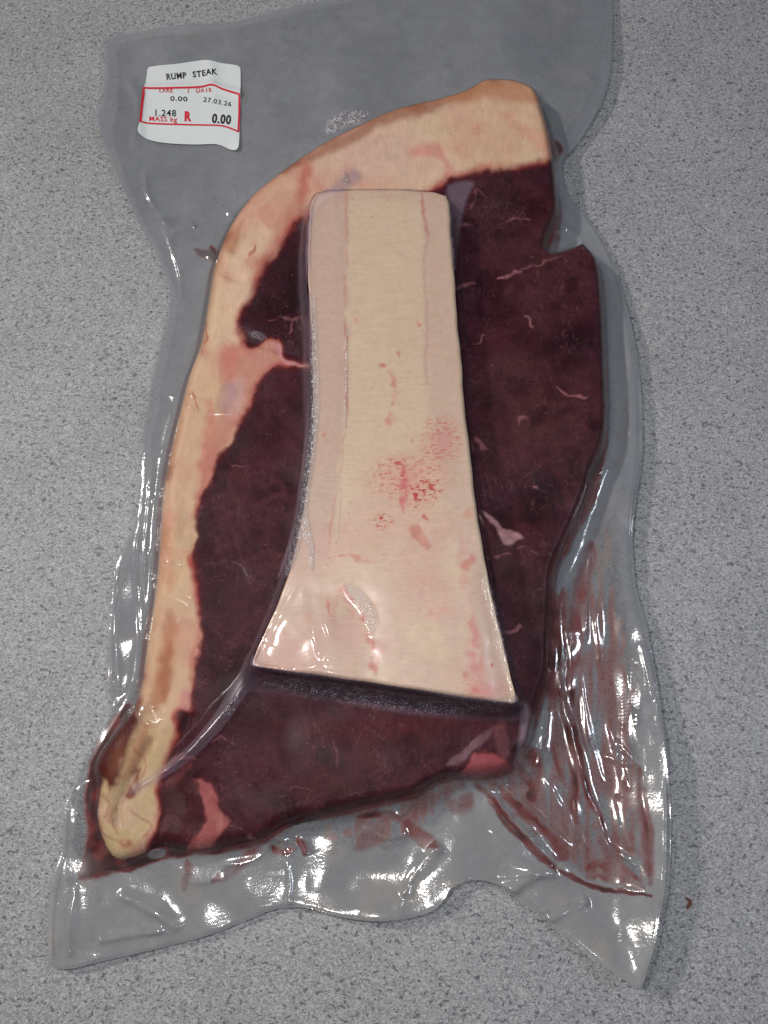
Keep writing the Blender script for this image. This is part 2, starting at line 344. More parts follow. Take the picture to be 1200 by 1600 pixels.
# film haze / bubbles
def band(L, w, s, a=1.0): return stroke(pf, L, w, s, False)*a
haze = smooth(-sdS, -3, 9)*(0.66+0.03*samp(N30, pf))
haze = np.clip(haze, 0, 1)*(1-0.9*smooth(JM, 0, .5))
gap = Ff - H0
haze = np.maximum(haze, smooth(gap, 0.0008, 0.0035)*0.16*(sdS > 0)*(1-smooth(pf[:, 0], 700, 715)*smooth(-pf[:, 1], -1060, -900)*0.85))
haze *= 1-.85*np.clip(1.4*blob(pf, (165,1175), 55, 80)+1.2*blob(pf, (140,1300), 25, 60), 0, 1)*(sdS > -45)
bub = np.zeros(len(GP))
bub = np.maximum(bub, stroke(pf, [(491,462),(491,560),(492,640),(484,720),(474,800),(484,850),(488,890)], 6, 4))
bub = np.maximum(bub, stroke(pf, [(476,780),(462,850),(446,900)], 6, 4)*.9)
bub = np.maximum(bub, stroke(pf, [(405,1062),(470,1072),(560,1086),(640,1098),(720,1103),(800,1106)], 12, 9)*0.5)
bub = np.maximum(bub, stroke(pf, [(512,205),(535,188),(575,180)], 9, 6)*.9)
bub = np.maximum(bub, stroke(pf, [(538,270),(542,288)], 4, 3)); bub = np.maximum(bub, stroke(pf, [(372,1090),(352,1120)], 6, 4)*.5)
bub = np.maximum(bub, stroke(pf, [(541,515),(541,600),(538,670)], 1.8, 1.5)*.8); bub = np.maximum(bub, stroke(pf, [(532,760),(526,850)], 1.6, 1.5)*.5)
bub = np.maximum(bub, stroke(pf, [(538,912),(560,935),(578,960),(580,990)], 8, 6)*.55)
bub = np.maximum(bub, stroke(pf, [(885,1010),(872,1080)], 5, 4)*.3); bub = np.maximum(bub, stroke(pf, [(390,520),(415,528)], 5, 4)*.4)
bub = np.maximum(bub, stroke(pf, [(350,640),(372,605)], 8, 6)*.25); bub = np.maximum(bub, stroke(pf, [(755,900),(775,960),(790,1050)], 8, 8)*.35)
bub = np.maximum(bub, blob(pf, (760,330), 50, 60)*.10)
haze = np.maximum(haze, smooth(bub, .1, .6)*0.26)
haze[iA] = np.maximum(haze[iA], (1-smooth(dA[iA], 13-9*tA[iA], 17-10.5*tA[iA]))*0.17)
haze = np.maximum(haze, stroke(pf, TENT_B, 7, 6, False)*0.36)
haze = np.maximum(haze, stroke(pf, [(392,1060),(470,1068),(560,1083),(640,1095),(720,1103),(800,1108)], 13, 12, False)*0.30)
haze = np.maximum(haze, stroke(pf, [(484,460),(484,620),(476,720),(462,820),(436,900)], 3, 3)*0.3)
haze = np.maximum(haze, smooth(sd(pf, spline([(474,372),(486,322),(520,286),(552,262),(566,278),(540,298),(508,318),(490,350),(484,410),(478,440)], 3), 20), -4, 7)*0.36)
haze = np.maximum(haze, smooth(sd(pf, spline([(699,290),(740,284),(730,310),(718,360),(711,420),(706,400),(704,330)], 3), 20), -3, 4)*0.24)
for c, rx, ry, a, k in (((310,402),28,22,0,.35),((890,372),18,12,20,.5),((245,1334),16,8,-10,.6),((443,1312),14,9,-10,.3),((352,620),16,26,30,.16)):
    haze = np.maximum(haze, smooth(blob(pf, c, rx, ry, a), .3, .55)*k)
hcol = np.zeros((len(GP), 3)); hcol[:] = S(134,136,142)
paint(hcol, smooth(samp(N60, pf), -1, 1.5), S(112,115,124), .6)
WET = sd(warp(pf, 8, 3), [(868,930),(960,800),(985,960),(1004,1120),(1010,1300),(1010,1394),(900,1372),(740,1230),(620,1330),(480,1335),(400,1340),(300,1350),(420,1290),(560,1260),(700,1200),(850,1150)], 60)
paint(hcol, smooth(WET, -5, 20)*smooth(samp(NV, pf)+.5*samp(N8, pf), .1, 1.6), S(176,140,116), .5)
haze *= 1-0.5*smooth(WET, -5, 15)*(sdS < 0)
paint(hcol, smooth(samp(N15b, pf)+.6*samp(N8, pf), .3, 2.2), S(138,136,139), .4)
paint(hcol, smooth(samp(N8b, pf)+.4*samp(N30, pf), 1.2, 2.6), S(134,128,126), .3)
paint(hcol, smooth(pf[:, 1], 1150, 1400)*smooth(samp(N15, pf), .3, 1.8), S(165,150,135), .5)
paint(hcol, smooth(pf[:, 1], 900, 1300)*(1-smooth(WET, -5, 20)), S(148,147,148), .6)
paint(hcol, smooth(sdS, -2, 6), S(160,140,158), 1)
paint(hcol, smooth(bub, .15, .7), S(112,102,110), .8)
paint(hcol, smooth(sdB, 2, 7), S(206,190,182), 1)
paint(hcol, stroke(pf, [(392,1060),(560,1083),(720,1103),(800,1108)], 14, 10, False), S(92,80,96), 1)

# ------------------------------------------------------------------ mesh builder
def mesh_from(name, verts, quads, attrs=None, tris=None):
    me = bpy.data.meshes.new(name)
    nv = len(verts); me.vertices.add(nv); me.vertices.foreach_set("co", np.asarray(verts, np.float32).ravel())
    fl = []; st = []; tot = []; k = 0
    if quads is not None and len(quads):
        fl.append(np.asarray(quads, np.int32).ravel()); st.append(np.arange(len(quads))*4); tot.append(np.full(len(quads), 4)); k = 4*len(quads)
    for t in (tris or []):
        fl.append(np.asarray(t, np.int32)); st.append(np.array([k])); tot.append(np.array([len(t)])); k += len(t)
    fl = np.concatenate(fl); st = np.concatenate(st); tot = np.concatenate(tot)
    me.loops.add(len(fl)); me.loops.foreach_set("vertex_index", fl.astype(np.int32))
    me.polygons.add(len(st)); me.polygons.foreach_set("loop_start", st.astype(np.int32))
    try: me.polygons.foreach_set("loop_total", tot.astype(np.int32))
    except Exception: pass
    me.polygons.foreach_set("use_smooth", np.ones(len(st), bool))
    me.update(calc_edges=True)
    for an, av in (attrs or {}).items():
        av = np.asarray(av, np.float32)
        if av.ndim == 2:
            a = me.attributes.new(an, 'FLOAT_COLOR', 'POINT')
            a.data.foreach_set("color", np.concatenate([av, np.ones((len(av), 1), np.float32)], 1).ravel())
        else:
            a = me.attributes.new(an, 'FLOAT', 'POINT'); a.data.foreach_set("value", av)
    me.validate()
    return me

def nearest_on(P, poly):
    best = np.full(len(P), 1e9); Q = P.copy()
    for i in range(len(poly)):
        d2, t, qx, qy = seg_d2(P, poly[i], poly[(i+1) % len(poly)])
        k = d2 < best; best[k] = d2[k]; Q[k, 0] = qx[k]; Q[k, 1] = qy[k]
    return Q, np.sqrt(best)

def grid_part(name, cellmask, Z, attrs, snaps=(), skirt=None):
    """cells of the common grid where cellmask is true -> mesh; border vertices are snapped onto the given outlines"""
    cm = cellmask.reshape(NV_-1, NU-1); J, I = np.nonzero(cm)
    a = J*NU+I; q = np.stack([a+NU, a+NU+1, a+1, a], 1)
    used = np.unique(q); remap = np.full(NU*NV_, -1); remap[used] = np.arange(len(used))
    cnt = np.bincount(remap[q].ravel(), minlength=len(used))
    P = GP[used].copy(); z = Z[used].copy()
    bd = np.nonzero(cnt < 4)[0]
    for poly in snaps:
        Q, d = nearest_on(P[bd], poly); k = d < DU*1.3
        P[bd[k]] = Q[k]
    x, y = unproj(P[:, 0], P[:, 1], 0.0)
    V = np.stack([x, y, z], 1)
    quads = remap[q]; at = {n: v[used] for n, v in attrs.items()}
    return mesh_from(name, V, quads, at), V, quads

def cellcenter(f):
    f = f.reshape(NV_, NU); return 0.25*(f[:-1, :-1]+f[1:, :-1]+f[:-1, 1:]+f[1:, 1:])

def link(name, me, mat, parent=None):
    o = bpy.data.objects.new(name, me); scene.collection.objects.link(o)
    if mat: me.materials.append(mat)
    if parent: o.parent = parent
    return o
def tag(o, label=None, cat=None, kind=None, group=None):
    if label: o['label'] = label
    if cat: o['category'] = cat
    if kind: o['kind'] = kind
    if group: o['group'] = group
    return o
def empty(name, loc=(0, 0, 0)):
    o = bpy.data.objects.new(name, None); scene.collection.objects.link(o); o.location = loc; o.empty_display_size = 0.01
    return o

# ------------------------------------------------------------------ materials
def newmat(name):
    m = bpy.data.materials.new(name); m.use_nodes = True; nt = m.node_tree; nt.nodes.clear()
    return m, nt, nt.nodes.new("ShaderNodeOutputMaterial")
def nd(nt, t, **kw):
    n = nt.nodes.new(t)
    for k, v in kw.items():
        if k.startswith("i_"):
            key = k[2:]; n.inputs[int(key) if key.isdigit() else key.replace("_", " ")].default_value = v
        else: setattr(n, k, v)
    return n
def noise(nt, vec, scale, detail=3, rough=0.5, dist=0.0):
    n = nd(nt, "ShaderNodeTexNoise"); n.inputs["Scale"].default_value = scale; n.inputs["Detail"].default_value = detail
    n.inputs["Roughness"].default_value = rough; n.inputs["Distortion"].default_value = dist
    nt.links.new(vec, n.inputs["Vector"]); return n.outputs["Fac"]
def ramp(nt, fac, stops):
    r = nd(nt, "ShaderNodeValToRGB"); el = r.color_ramp.elements
    while len(el) < len(stops): el.new(0.5)
    for e_, (p, c) in zip(el, stops):
        e_.position = p; e_.color = (*c, 1) if hasattr(c, '__len__') else (c, c, c, 1)
    nt.links.new(fac, r.inputs[0]); return r.outputs[0]
def math_(nt, op, a, b=None, c=None, clamp=False):
    m = nd(nt, "ShaderNodeMath", operation=op); m.use_clamp = clamp
    for i, v in enumerate((a, b, c)):
        if v is None: continue
        if isinstance(v, (int, float)): m.inputs[i].default_value = v
        else: nt.links.new(v, m.inputs[i])
    return m.outputs[0]
def mixc(nt, fac, a, b, mode='MIX'):
    m = nd(nt, "ShaderNodeMix", data_type='RGBA', blend_type=mode)
    for i, v in ((0, fac), (6, a), (7, b)):
        if isinstance(v, (int, float)): m.inputs[i].default_value = v
        elif hasattr(v, '__len__'): m.inputs[i].default_value = (*v, 1) if len(v) == 3 else v
        else: nt.links.new(v, m.inputs[i])
    return m.outputs[2]
def coords(nt, scale=(1, 1, 1), rot=(0, 0, 0)):
    t = nd(nt, "ShaderNodeTexCoord"); mp = nd(nt, "ShaderNodeMapping"); mp.inputs["Scale"].default_value = scale
    mp.inputs["Rotation"].default_value = rot
    nt.links.new(t.outputs["Object"], mp.inputs["Vector"]); return mp.outputs["Vector"]
def attr(nt, name, out="Fac"):
    a = nd(nt, "ShaderNodeAttribute", attribute_name=name); return a.outputs[out]
def bumpn(nt, h, strength, dist, normal=None):
    b = nd(nt, "ShaderNodeBump"); b.inputs["Strength"].default_value = strength; b.inputs["Distance"].default_value = dist
    nt.links.new(h, b.inputs["Height"])
    if normal: nt.links.new(normal, b.inputs["Normal"])
    return b.outputs[0]

def mat_counter():
    m, nt, out = newmat("speckled_laminate")
    v = coords(nt)
    vw = nd(nt, "ShaderNodeVectorMath", operation='ADD')
    ns = nd(nt, "ShaderNodeTexNoise"); ns.inputs["Scale"].default_value = 420; ns.inputs["Detail"].default_value = 2
    nt.links.new(v, ns.inputs["Vector"])
    sc = nd(nt, "ShaderNodeVectorMath", operation='SCALE'); sc.inputs["Scale"].default_value = 0.0032
    nt.links.new(ns.outputs["Color"], sc.inputs[0]); nt.links.new(v, vw.inputs[0]); nt.links.new(sc.outputs[0], vw.inputs[1])
    V = vw.outputs[0]
    st = nd(nt, "ShaderNodeMapping"); st.inputs["Scale"].default_value = (0.62, 1.0, 1); st.inputs["Rotation"].default_value = (0, 0, radians(-12)); nt.links.new(V, st.inputs[0])
    big = noise(nt, v, 22, 3); col = mixc(nt, big, S(121,122,125), S(143,144,148))
    a = noise(nt, st.outputs[0], 1500, 3, .7)
    col = mixc(nt, ramp(nt, a, [(0.36, 0.0), (0.66, 1.0)]), mixc(nt, 1.0, col, (0.60, 0.60, 0.61), 'MULTIPLY'), mixc(nt, 1.0, col, (1.34, 1.34, 1.34), 'MULTIPLY'))
    w = noise(nt, st.outputs[0], 700, 2, .5)                  # pale worm-like veins
    worm = ramp(nt, math_(nt, 'ABSOLUTE', math_(nt, 'SUBTRACT', w, 0.5)), [(0.0, 1.0), (0.05, 0.0)])
    col = mixc(nt, math_(nt, 'MULTIPLY', worm, 0.45), col, S(196,197,199))
    vo = nd(nt, "ShaderNodeTexVoronoi", feature='F1'); vo.inputs["Scale"].default_value = 540; vo.inputs["Randomness"].default_value = 1.0
    st2 = nd(nt, 'ShaderNodeMapping'); st2.inputs['Scale'].default_value = (0.75, 1.35, 1); nt.links.new(V, st2.inputs[0]); nt.links.new(st2.outputs[0], vo.inputs['Vector'])
    pick = nd(nt, "ShaderNodeSeparateColor"); nt.links.new(vo.outputs["Color"], pick.inputs[0])
    sz = math_(nt, 'MULTIPLY', math_(nt, 'POWER', pick.outputs[0], 1.7), 0.30)
    dark = math_(nt, 'LESS_THAN', vo.outputs["Distance"], sz)
    soft = ramp(nt, math_(nt, 'SUBTRACT', sz, vo.outputs["Distance"]), [(0.0, 0.0), (0.09, 1.0)])
    col = mixc(nt, math_(nt, 'MULTIPLY', soft, 0.75), col, S(48,48,53))
    f2 = noise(nt, st.outputs[0], 760, 1, .5)
    col = mixc(nt, ramp(nt, f2, [(0.32, 0.75), (0.39, 0.0)]), col, S(70,70,76))
    tw = noise(nt, v, 9, 2); col = mixc(nt, math_(nt, 'MULTIPLY', tw, 0.25), col, mixc(nt, 1.0, col, (1.04, 1.0, 0.94), 'MULTIPLY'))
    p = nd(nt, "ShaderNodeBsdfPrincipled"); nt.links.new(col, p.inputs["Base Color"])
    nt.links.new(ramp(nt, noise(nt, v, 14, 4, .6), [(0.35, 0.42), (0.7, 0.62)]), p.inputs["Roughness"]); p.inputs["Specular IOR Level"].default_value = 0.35
    nt.links.new(bumpn(nt, a, 0.25, 0.0004), p.inputs["Normal"])
    nt.links.new(p.outputs[0], out.inputs[0]); return m

def mat_flesh(name, sss, fibre, rough=0.45):
    m, nt, out = newmat(name); v = coords(nt)
    col = attr(nt, "col", "Color")
    vf = coords(nt, (1, 0.35, 1), (0, 0, radians(25)))
    n1 = noise(nt, vf, 560, 5, .65); n2 = noise(nt, v, 180, 4, .6)
    k = ramp(nt, n1, [(0.3, 1-fibre), (0.7, 1+fibre*.6)]); col2 = mixc(nt, 1.0, col, k, 'MULTIPLY')
    k2 = ramp(nt, n2, [(0.3, 1-fibre*.9), (0.7, 1+fibre*.7)]); col2 = mixc(nt, 1.0, col2, k2, 'MULTIPLY')
    if fibre > 0.1:
        hz_ = ramp(nt, noise(nt, v, 75, 4, .6, .5), [(0.42, 0.0), (0.75, 1.0)]); col2 = mixc(nt, math_(nt, 'MULTIPLY', hz_, .28), col2, S(88,48,60))
        for sc_, th, al, dd in ((150, .006, .26, 1.2), (270, .007, .15, .8), (60, .0035, .26, 1.5)):
            th_ = noise(nt, coords(nt, (1, .7, 1), (0, 0, sc_)), sc_, 3, .55, dd)
            ln = ramp(nt, math_(nt, 'ABSOLUTE', math_(nt, 'SUBTRACT', th_, .5)), [(0.0, 1.0), (th*2.2, 0.0)])
            mk = ramp(nt, noise(nt, v, sc_*.6, 2, .5), [(0.53, 0.0), (0.66, 1.0)])
            col2 = mixc(nt, math_(nt, 'MULTIPLY', math_(nt, 'MULTIPLY', ln, mk), al*.8), col2, S(160,112,118))
        dk = ramp(nt, noise(nt, v, 420, 4, .7), [(0.33, 1.0), (0.45, 0.0)]); col2 = mixc(nt, math_(nt, 'MULTIPLY', dk, .45), col2, S(34,12,18))
        dt = ramp(nt, noise(nt, v, 900, 2, .5), [(0.72, 0.0), (0.78, 1.0)]); col2 = mixc(nt, math_(nt, 'MULTIPLY', dt, .5), col2, S(150,104,110))
    p = nd(nt, "ShaderNodeBsdfPrincipled"); nt.links.new(col2, p.inputs["Base Color"])
    p.inputs["Roughness"].default_value = rough; p.inputs["Specular IOR Level"].default_value = 0.06
    if sss > 0:
        p.inputs["Subsurface Weight"].default_value = sss; p.inputs["Subsurface Scale"].default_value = 0.002
        p.inputs["Subsurface Radius"].default_value = (1.0, 0.7, 0.55)
    nt.links.new(bumpn(nt, n1, 0.7, 0.0004, bumpn(nt, n2, 0.7, 0.0009)), p.inputs["Normal"])
    nt.links.new(p.outputs[0], out.inputs[0]); return m

def mat_bone(name):
    m, nt, out = newmat(name); col = attr(nt, "col", "Color")
    vs = coords(nt, (0.05, 1, 1), (0, 0, radians(3)))
    n1 = noise(nt, vs, 2300, 2, .6, .15); n2 = noise(nt, coords(nt), 400, 4, .65)
    c = mixc(nt, 1.0, col, ramp(nt, n1, [(0.3, 0.94), (0.7, 1.04)]), 'MULTIPLY')
    c = mixc(nt, 1.0, c, ramp(nt, n2, [(0.3, 0.94), (0.7, 1.04)]), 'MULTIPLY')
    vb = coords(nt, (0.35, 1, 1), (0, 0, radians(3)))
    b1 = ramp(nt, noise(nt, vb, 1150, 4, .7, .6), [(0.49, 0.0), (0.57, 1.0)]); b2 = ramp(nt, noise(nt, coords(nt), 560, 4, .7, 1.0), [(0.48, 0.0), (0.58, 1.0)])
    bl = attr(nt, "blood"); c = mixc(nt, math_(nt, 'MULTIPLY', math_(nt, 'MULTIPLY', b1, math_(nt, 'ADD', math_(nt, 'MULTIPLY', b2, .75), .25)), bl, clamp=True), c, S(168,34,28))
    vein = noise(nt, coords(nt), 90, 4, .6); c = mixc(nt, math_(nt, 'MULTIPLY', ramp(nt, vein, [(0.50, 0.0), (0.72, 1.0)]), .35), c, mixc(nt, 1.0, c, (1.0, .90, .86), 'MULTIPLY'))
    pore = noise(nt, coords(nt), 2100, 2, .6); c = mixc(nt, ramp(nt, pore, [(0.26, .5), (0.36, 0.0)]), c, mixc(nt, 1.0, c, (.72, .60, .55), 'MULTIPLY'))
    p = nd(nt, "ShaderNodeBsdfPrincipled"); nt.links.new(c, p.inputs["Base Color"])
    p.inputs["Roughness"].default_value = 0.4; p.inputs["Specular IOR Level"].default_value = 0.3
    p.inputs["Subsurface Weight"].default_value = 0.25; p.inputs["Subsurface Scale"].default_value = 0.0015; p.inputs["Subsurface Radius"].default_value = (1, .9, .8)
    nt.links.new(bumpn(nt, n1, 0.3, 0.0002), p.inputs["Normal"])
    nt.links.new(p.outputs[0], out.inputs[0]); return m

def mat_film(name, back=False):
    m, nt, out = newmat(name); v = coords(nt)
    hz = attr(nt, "haze"); hc = attr(nt, "hcol", "Color"); ct = attr(nt, "contact"); bb = attr(nt, "bub")
    mott = noise(nt, v, 120, 5, .65); mott2 = noise(nt, v, 35, 3, .6)
    mm = math_(nt, 'ADD', math_(nt, 'MULTIPLY', math_(nt, 'SUBTRACT', mott, .5), 0.75), math_(nt, 'MULTIPLY', math_(nt, 'SUBTRACT', mott2, .5), 0.35))
    hz2 = math_(nt, 'MULTIPLY', hz, math_(nt, 'ADD', 1.0, mm), clamp=True)
    bn = noise(nt, v, 1700, 3, .7); bn2 = noise(nt, v, 800, 2, .6)
    clump = noise(nt, v, 330, 3, .6)
    spark = math_(nt, 'MULTIPLY', ramp(nt, bn, [(0.50, 0.0), (0.60, 1.0)]), ramp(nt, clump, [(0.38, 0.2), (0.54, 1.0)]))
    hz3 = math_(nt, 'ADD', hz2, math_(nt, 'MULTIPLY', math_(nt, 'MULTIPLY', spark, bb), 0.95), clamp=True)
    # relief: soft crinkle everywhere, tiny trapped bubbles where bub > 0
    cr = noise(nt, v, 260, 4, .55, 0.4); h = math_(nt, 'MULTIPLY', cr, math_(nt, 'ADD', 0.035, math_(nt, 'MULTIPLY', hz, 0.015)))
    em = noise(nt, v, 1100, 2, .5); h = math_(nt, 'ADD', h, math_(nt, 'MULTIPLY', em, math_(nt, 'ADD', math_(nt, 'MULTIPLY', hz, 0.07), 0.006)))
    h = math_(nt, 'ADD', h, math_(nt, 'MULTIPLY', math_(nt, 'MULTIPLY', bn, bb), 0.55))
    h = math_(nt, 'ADD', h, math_(nt, 'MULTIPLY', math_(nt, 'MULTIPLY', bn2, bb), 0.5))
    nrm = bumpn(nt, h, 1.0, 0.001)
    tr = nd(nt, "ShaderNodeBsdfTransparent"); tr.inputs[0].default_value = (0.965, 0.97, 0.975, 1)
    df = nd(nt, "ShaderNodeBsdfDiffuse"); 
    hcb = mixc(nt, math_(nt, 'MULTIPLY', math_(nt, 'MULTIPLY', spark, bb), 0.8), hc, (0.85, 0.86, 0.87)); nt.links.new(hcb, df.inputs[0]); nt.links.new(nrm, df.inputs["Normal"])
    body = nd(nt, "ShaderNodeMixShader"); nt.links.new(hz3, body.inputs[0]); nt.links.new(tr.outputs[0], body.inputs[1]); nt.links.new(df.outputs[0], body.inputs[2])
    gl = nd(nt, "ShaderNodeBsdfGlossy"); nt.links.new(nrm, gl.inputs["Normal"])
    nt.links.new(math_(nt, 'ADD', 0.085, math_(nt, 'ADD', math_(nt, 'MULTIPLY', hz, 0.08), math_(nt, 'MULTIPLY', ct, 0.46))), gl.inputs["Roughness"])
    lw = nd(nt, "ShaderNodeLayerWeight"); lw.inputs[0].default_value = 0.5; nt.links.new(nrm, lw.inputs["Normal"])
    frs = math_(nt, 'ADD', 0.046, math_(nt, 'MULTIPLY', math_(nt, 'POWER', lw.outputs["Facing"], 5.0), 0.9))
    mx = nd(nt, "ShaderNodeMixShader")
    nt.links.new(math_(nt, 'MULTIPLY', frs, 0.5 if back else math_(nt, 'SUBTRACT', 1.5, math_(nt, 'MULTIPLY', ct, 1.44)), clamp=True), mx.inputs[0])
    nt.links.new(body.outputs[0], mx.inputs[1]); nt.links.new(gl.outputs[0], mx.inputs[2])
    nt.links.new(mx.outputs[0], out.inputs[0]); return m

def mat_juice():
    m, nt, out = newmat("meat_juice"); v = coords(nt); a = attr(nt, "amount")
    n = noise(nt, v, 300, 3); al = math_(nt, 'MULTIPLY', a, math_(nt, 'ADD', .95, math_(nt, 'MULTIPLY', n, .5)), clamp=True)
    ring = ramp(nt, a, [(0.03, 0.0), (0.16, 1.0), (0.34, 0.0)]); al = math_(nt, 'ADD', math_(nt, 'MULTIPLY', al, .86), math_(nt, 'MULTIPLY', ring, .30), clamp=True)
    p = nd(nt, "ShaderNodeBsdfPrincipled")
    col = mixc(nt, math_(nt, 'POWER', a, 1.6), S(150,46,38), S(62,7,8)); nt.links.new(col, p.inputs["Base Color"])
    p.inputs["Roughness"].default_value = 0.3
    tr = nd(nt, "ShaderNodeBsdfTransparent"); mx = nd(nt, "ShaderNodeMixShader")
    nt.links.new(al, mx.inputs[0]); nt.links.new(tr.outputs[0], mx.inputs[1]); nt.links.new(p.outputs[0], mx.inputs[2])
    nt.links.new(mx.outputs[0], out.inputs[0]); return m

def mat_plain(name, col, rough=0.5, var=0.06, scale=400, spec=0.3):
    m, nt, out = newmat(name); n = noise(nt, coords(nt), scale, 3)
    p = nd(nt, "ShaderNodeBsdfPrincipled")
    nt.links.new(mixc(nt, n, tuple(np.array(col)*(1-var)), tuple(np.array(col)*(1+var))), p.inputs["Base Color"])
    p.inputs["Roughness"].default_value = rough; p.inputs["Specular IOR Level"].default_value = spec
    nt.links.new(bumpn(nt, n, 0.2, 0.0001), p.inputs["Normal"])
    nt.links.new(p.outputs[0], out.inputs[0]); return m

# ------------------------------------------------------------------ counter
def box_mesh(name, x0, x1, y0, y1, z0, z1):
    V = [(x0,y0,z0),(x1,y0,z0),(x1,y1,z0),(x0,y1,z0),(x0,y0,z1),(x1,y0,z1),(x1,y1,z1),(x0,y1,z1)]
    Q = [(0,3,2,1),(4,5,6,7),(0,1,5,4),(1,2,6,5),(2,3,7,6),(3,0,4,7)]
    me = mesh_from(name, V, Q); me.polygons.foreach_set("use_smooth", np.zeros(6, bool)); return me
c = link("countertop", box_mesh("countertop", -1.1, 1.1, -0.6, 0.9, -0.04, 0.0), mat_counter()); tag(c, kind="structure", label="speckled pale grey laminate counter under the vacuum pack")

# ------------------------------------------------------------------ steak
MW = sdS > -3
ids = np.nonzero(MW)[0]
P = ps[ids]; Pw = warp(P, 4, 1.3)
FAT = [(740,100),(880,120),(880,247),(860,248),(820,258),(780,264),(740,270),(715,276),(700,279),(680,300),(600,330),(500,340),(476,340),(460,358),(440,380),
 (418,405),(402,440),(384,470),(374,498),(380,520),(390,542),(402,538),(415,530),(432,532),(440,545),(448,560),(458,566),(478,566),(478,571),(455,573),(436,575),
 (415,582),(402,600),(390,635),(372,662),(352,690),(336,712),(325,742),(313,780),(305,820),(303,860),(308,900),(316,955),(313,1005),(304,1045),(306,1085),(303,1112),(285,1113),
 (277,1125),(280,1150),(262,1190),(252,1222),(248,1262),(243,1292),(228,1330),(210,1360),(90,1400),(90,1180),(180,1000),(200,700),(280,400),(450,200),(600,120)]
PINKL = [(303,1216),(322,1222),(338,1242),(348,1262),(362,1284),(345,1302),(325,1325),(290,1336),(300,1312),(316,1290),(320,1268),(314,1244)]
PINKR = [(722,1206),(735,1186),(752,1174),(775,1180),(795,1192),(800,1212),(760,1222),(722,1222)]
STRAND = [(752,797),(762,803),(773,812),(784,826),(800,829),(812,834),(819,842),(808,845),(802,851),(788,848),(782,839),(778,828),(768,818),(756,806)]
fatd = sd(Pw, spline(FAT, 3), 60); pkl = sd(Pw, spline(PINKL, 3), 30); pkr = sd(Pw, spline(PINKR, 3), 30); std = sd(warp(P,1.5,.8), spline(STRAND, 2), 20)
C = np.zeros((len(ids), 3)); C[:] = S(72,33,43)
n60, n30, n15, n8, n4, n2 = [samp(f, P) for f in (N60, N30, N15, N8, N4, N2)]
paint(C, smooth(n30, -.3, 1.6), S(84,48,52), .7); paint(C, smooth(-n30, 0, 1.8), S(54,25,33), .8)
paint(C, smooth(samp(N15b, P), .2, 2), S(88,44,50), .5); paint(C, smooth(n8, .5, 2.2), S(48,22,28), .5)
for fld, rot in ((NH, 25), (NV, 20), (NH, -35)):               # muscle grain
    a_ = radians(rot); R_ = np.stack([600+(P[:, 0]-600)*cos(a_)-(P[:, 1]-800)*sin(a_), 800+(P[:, 0]-600)*sin(a_)+(P[:, 1]-800)*cos(a_)], 1)
    R_[:, 0] = np.abs(R_[:, 0]+90) % 1280 - 90
    g_ = samp(fld, R_)*smooth(samp(N30b, P[:, ::-1]) + (0.4 if rot > 0 else -.2), -.6, 1)
    paint(C, smooth(g_, .5, 2.4), S(96,54,62), .5); paint(C, smooth(-g_, .5, 2.4), S(46,18,26), .6)
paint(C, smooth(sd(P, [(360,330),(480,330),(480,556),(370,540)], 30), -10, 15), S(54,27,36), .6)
paint(C, blob(P, (830,600), 80, 230)*smooth(n30+.5*n15, -1.2, 1.2), S(92,56,54), .7); paint(C, blob(P, (620,1200), 220, 60)*smooth(samp(N30b, P)+.5*n15, -1, 1.2), S(84,50,46), .6)
paint(C, smooth(-n15-.6*n8, .5, 2.0), S(40,16,22), .55)
for c_, rx, ry, k_ in (((740,450),40,26,.35),((860,480),60,30,.25),((450,700),30,60,.25),((360,800),30,50,.3),((820,690),60,50,.2),((600,1170),120,30,.2),((440,1200),60,30,.25)):
    paint(C, blob(Pw, c_, rx, ry)*smooth(n15, -1, 1), S(104,62,74), k_)
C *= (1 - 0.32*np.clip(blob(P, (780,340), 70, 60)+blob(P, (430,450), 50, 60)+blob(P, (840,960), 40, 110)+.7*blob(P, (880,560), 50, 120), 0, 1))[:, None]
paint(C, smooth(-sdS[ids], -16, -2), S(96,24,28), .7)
paint(C, stroke(Pw, [(948,640),(935,730),(905,810),(872,895),(866,990)], 7, 8), S(112,30,32), .6)
rsm = np.random.RandomState(11)
for k in range(60):                                          # fine marbling threads
    x = rsm.uniform(300, 945); y = rsm.uniform(290, 1310); a = rsm.uniform(0, 2*math.pi) if rsm.rand() < .4 else rsm.normal(-0.5, .5)
    Ln = rsm.uniform(5, 26)*(1.6 if rsm.rand() < .12 else 1); b = rsm.normal(0, .5)
    pts = [(x, y), (x+Ln*.5*cos(a), y+Ln*.5*sin(a)), (x+Ln*(.5*cos(a)+.5*cos(a+b)), y+Ln*(.5*sin(a)+.5*sin(a+b)))]
    paint(C, stroke(P, pts, rsm.uniform(.35, .9), 1.2), S(132,84,90), rsm.uniform(.08, .38))
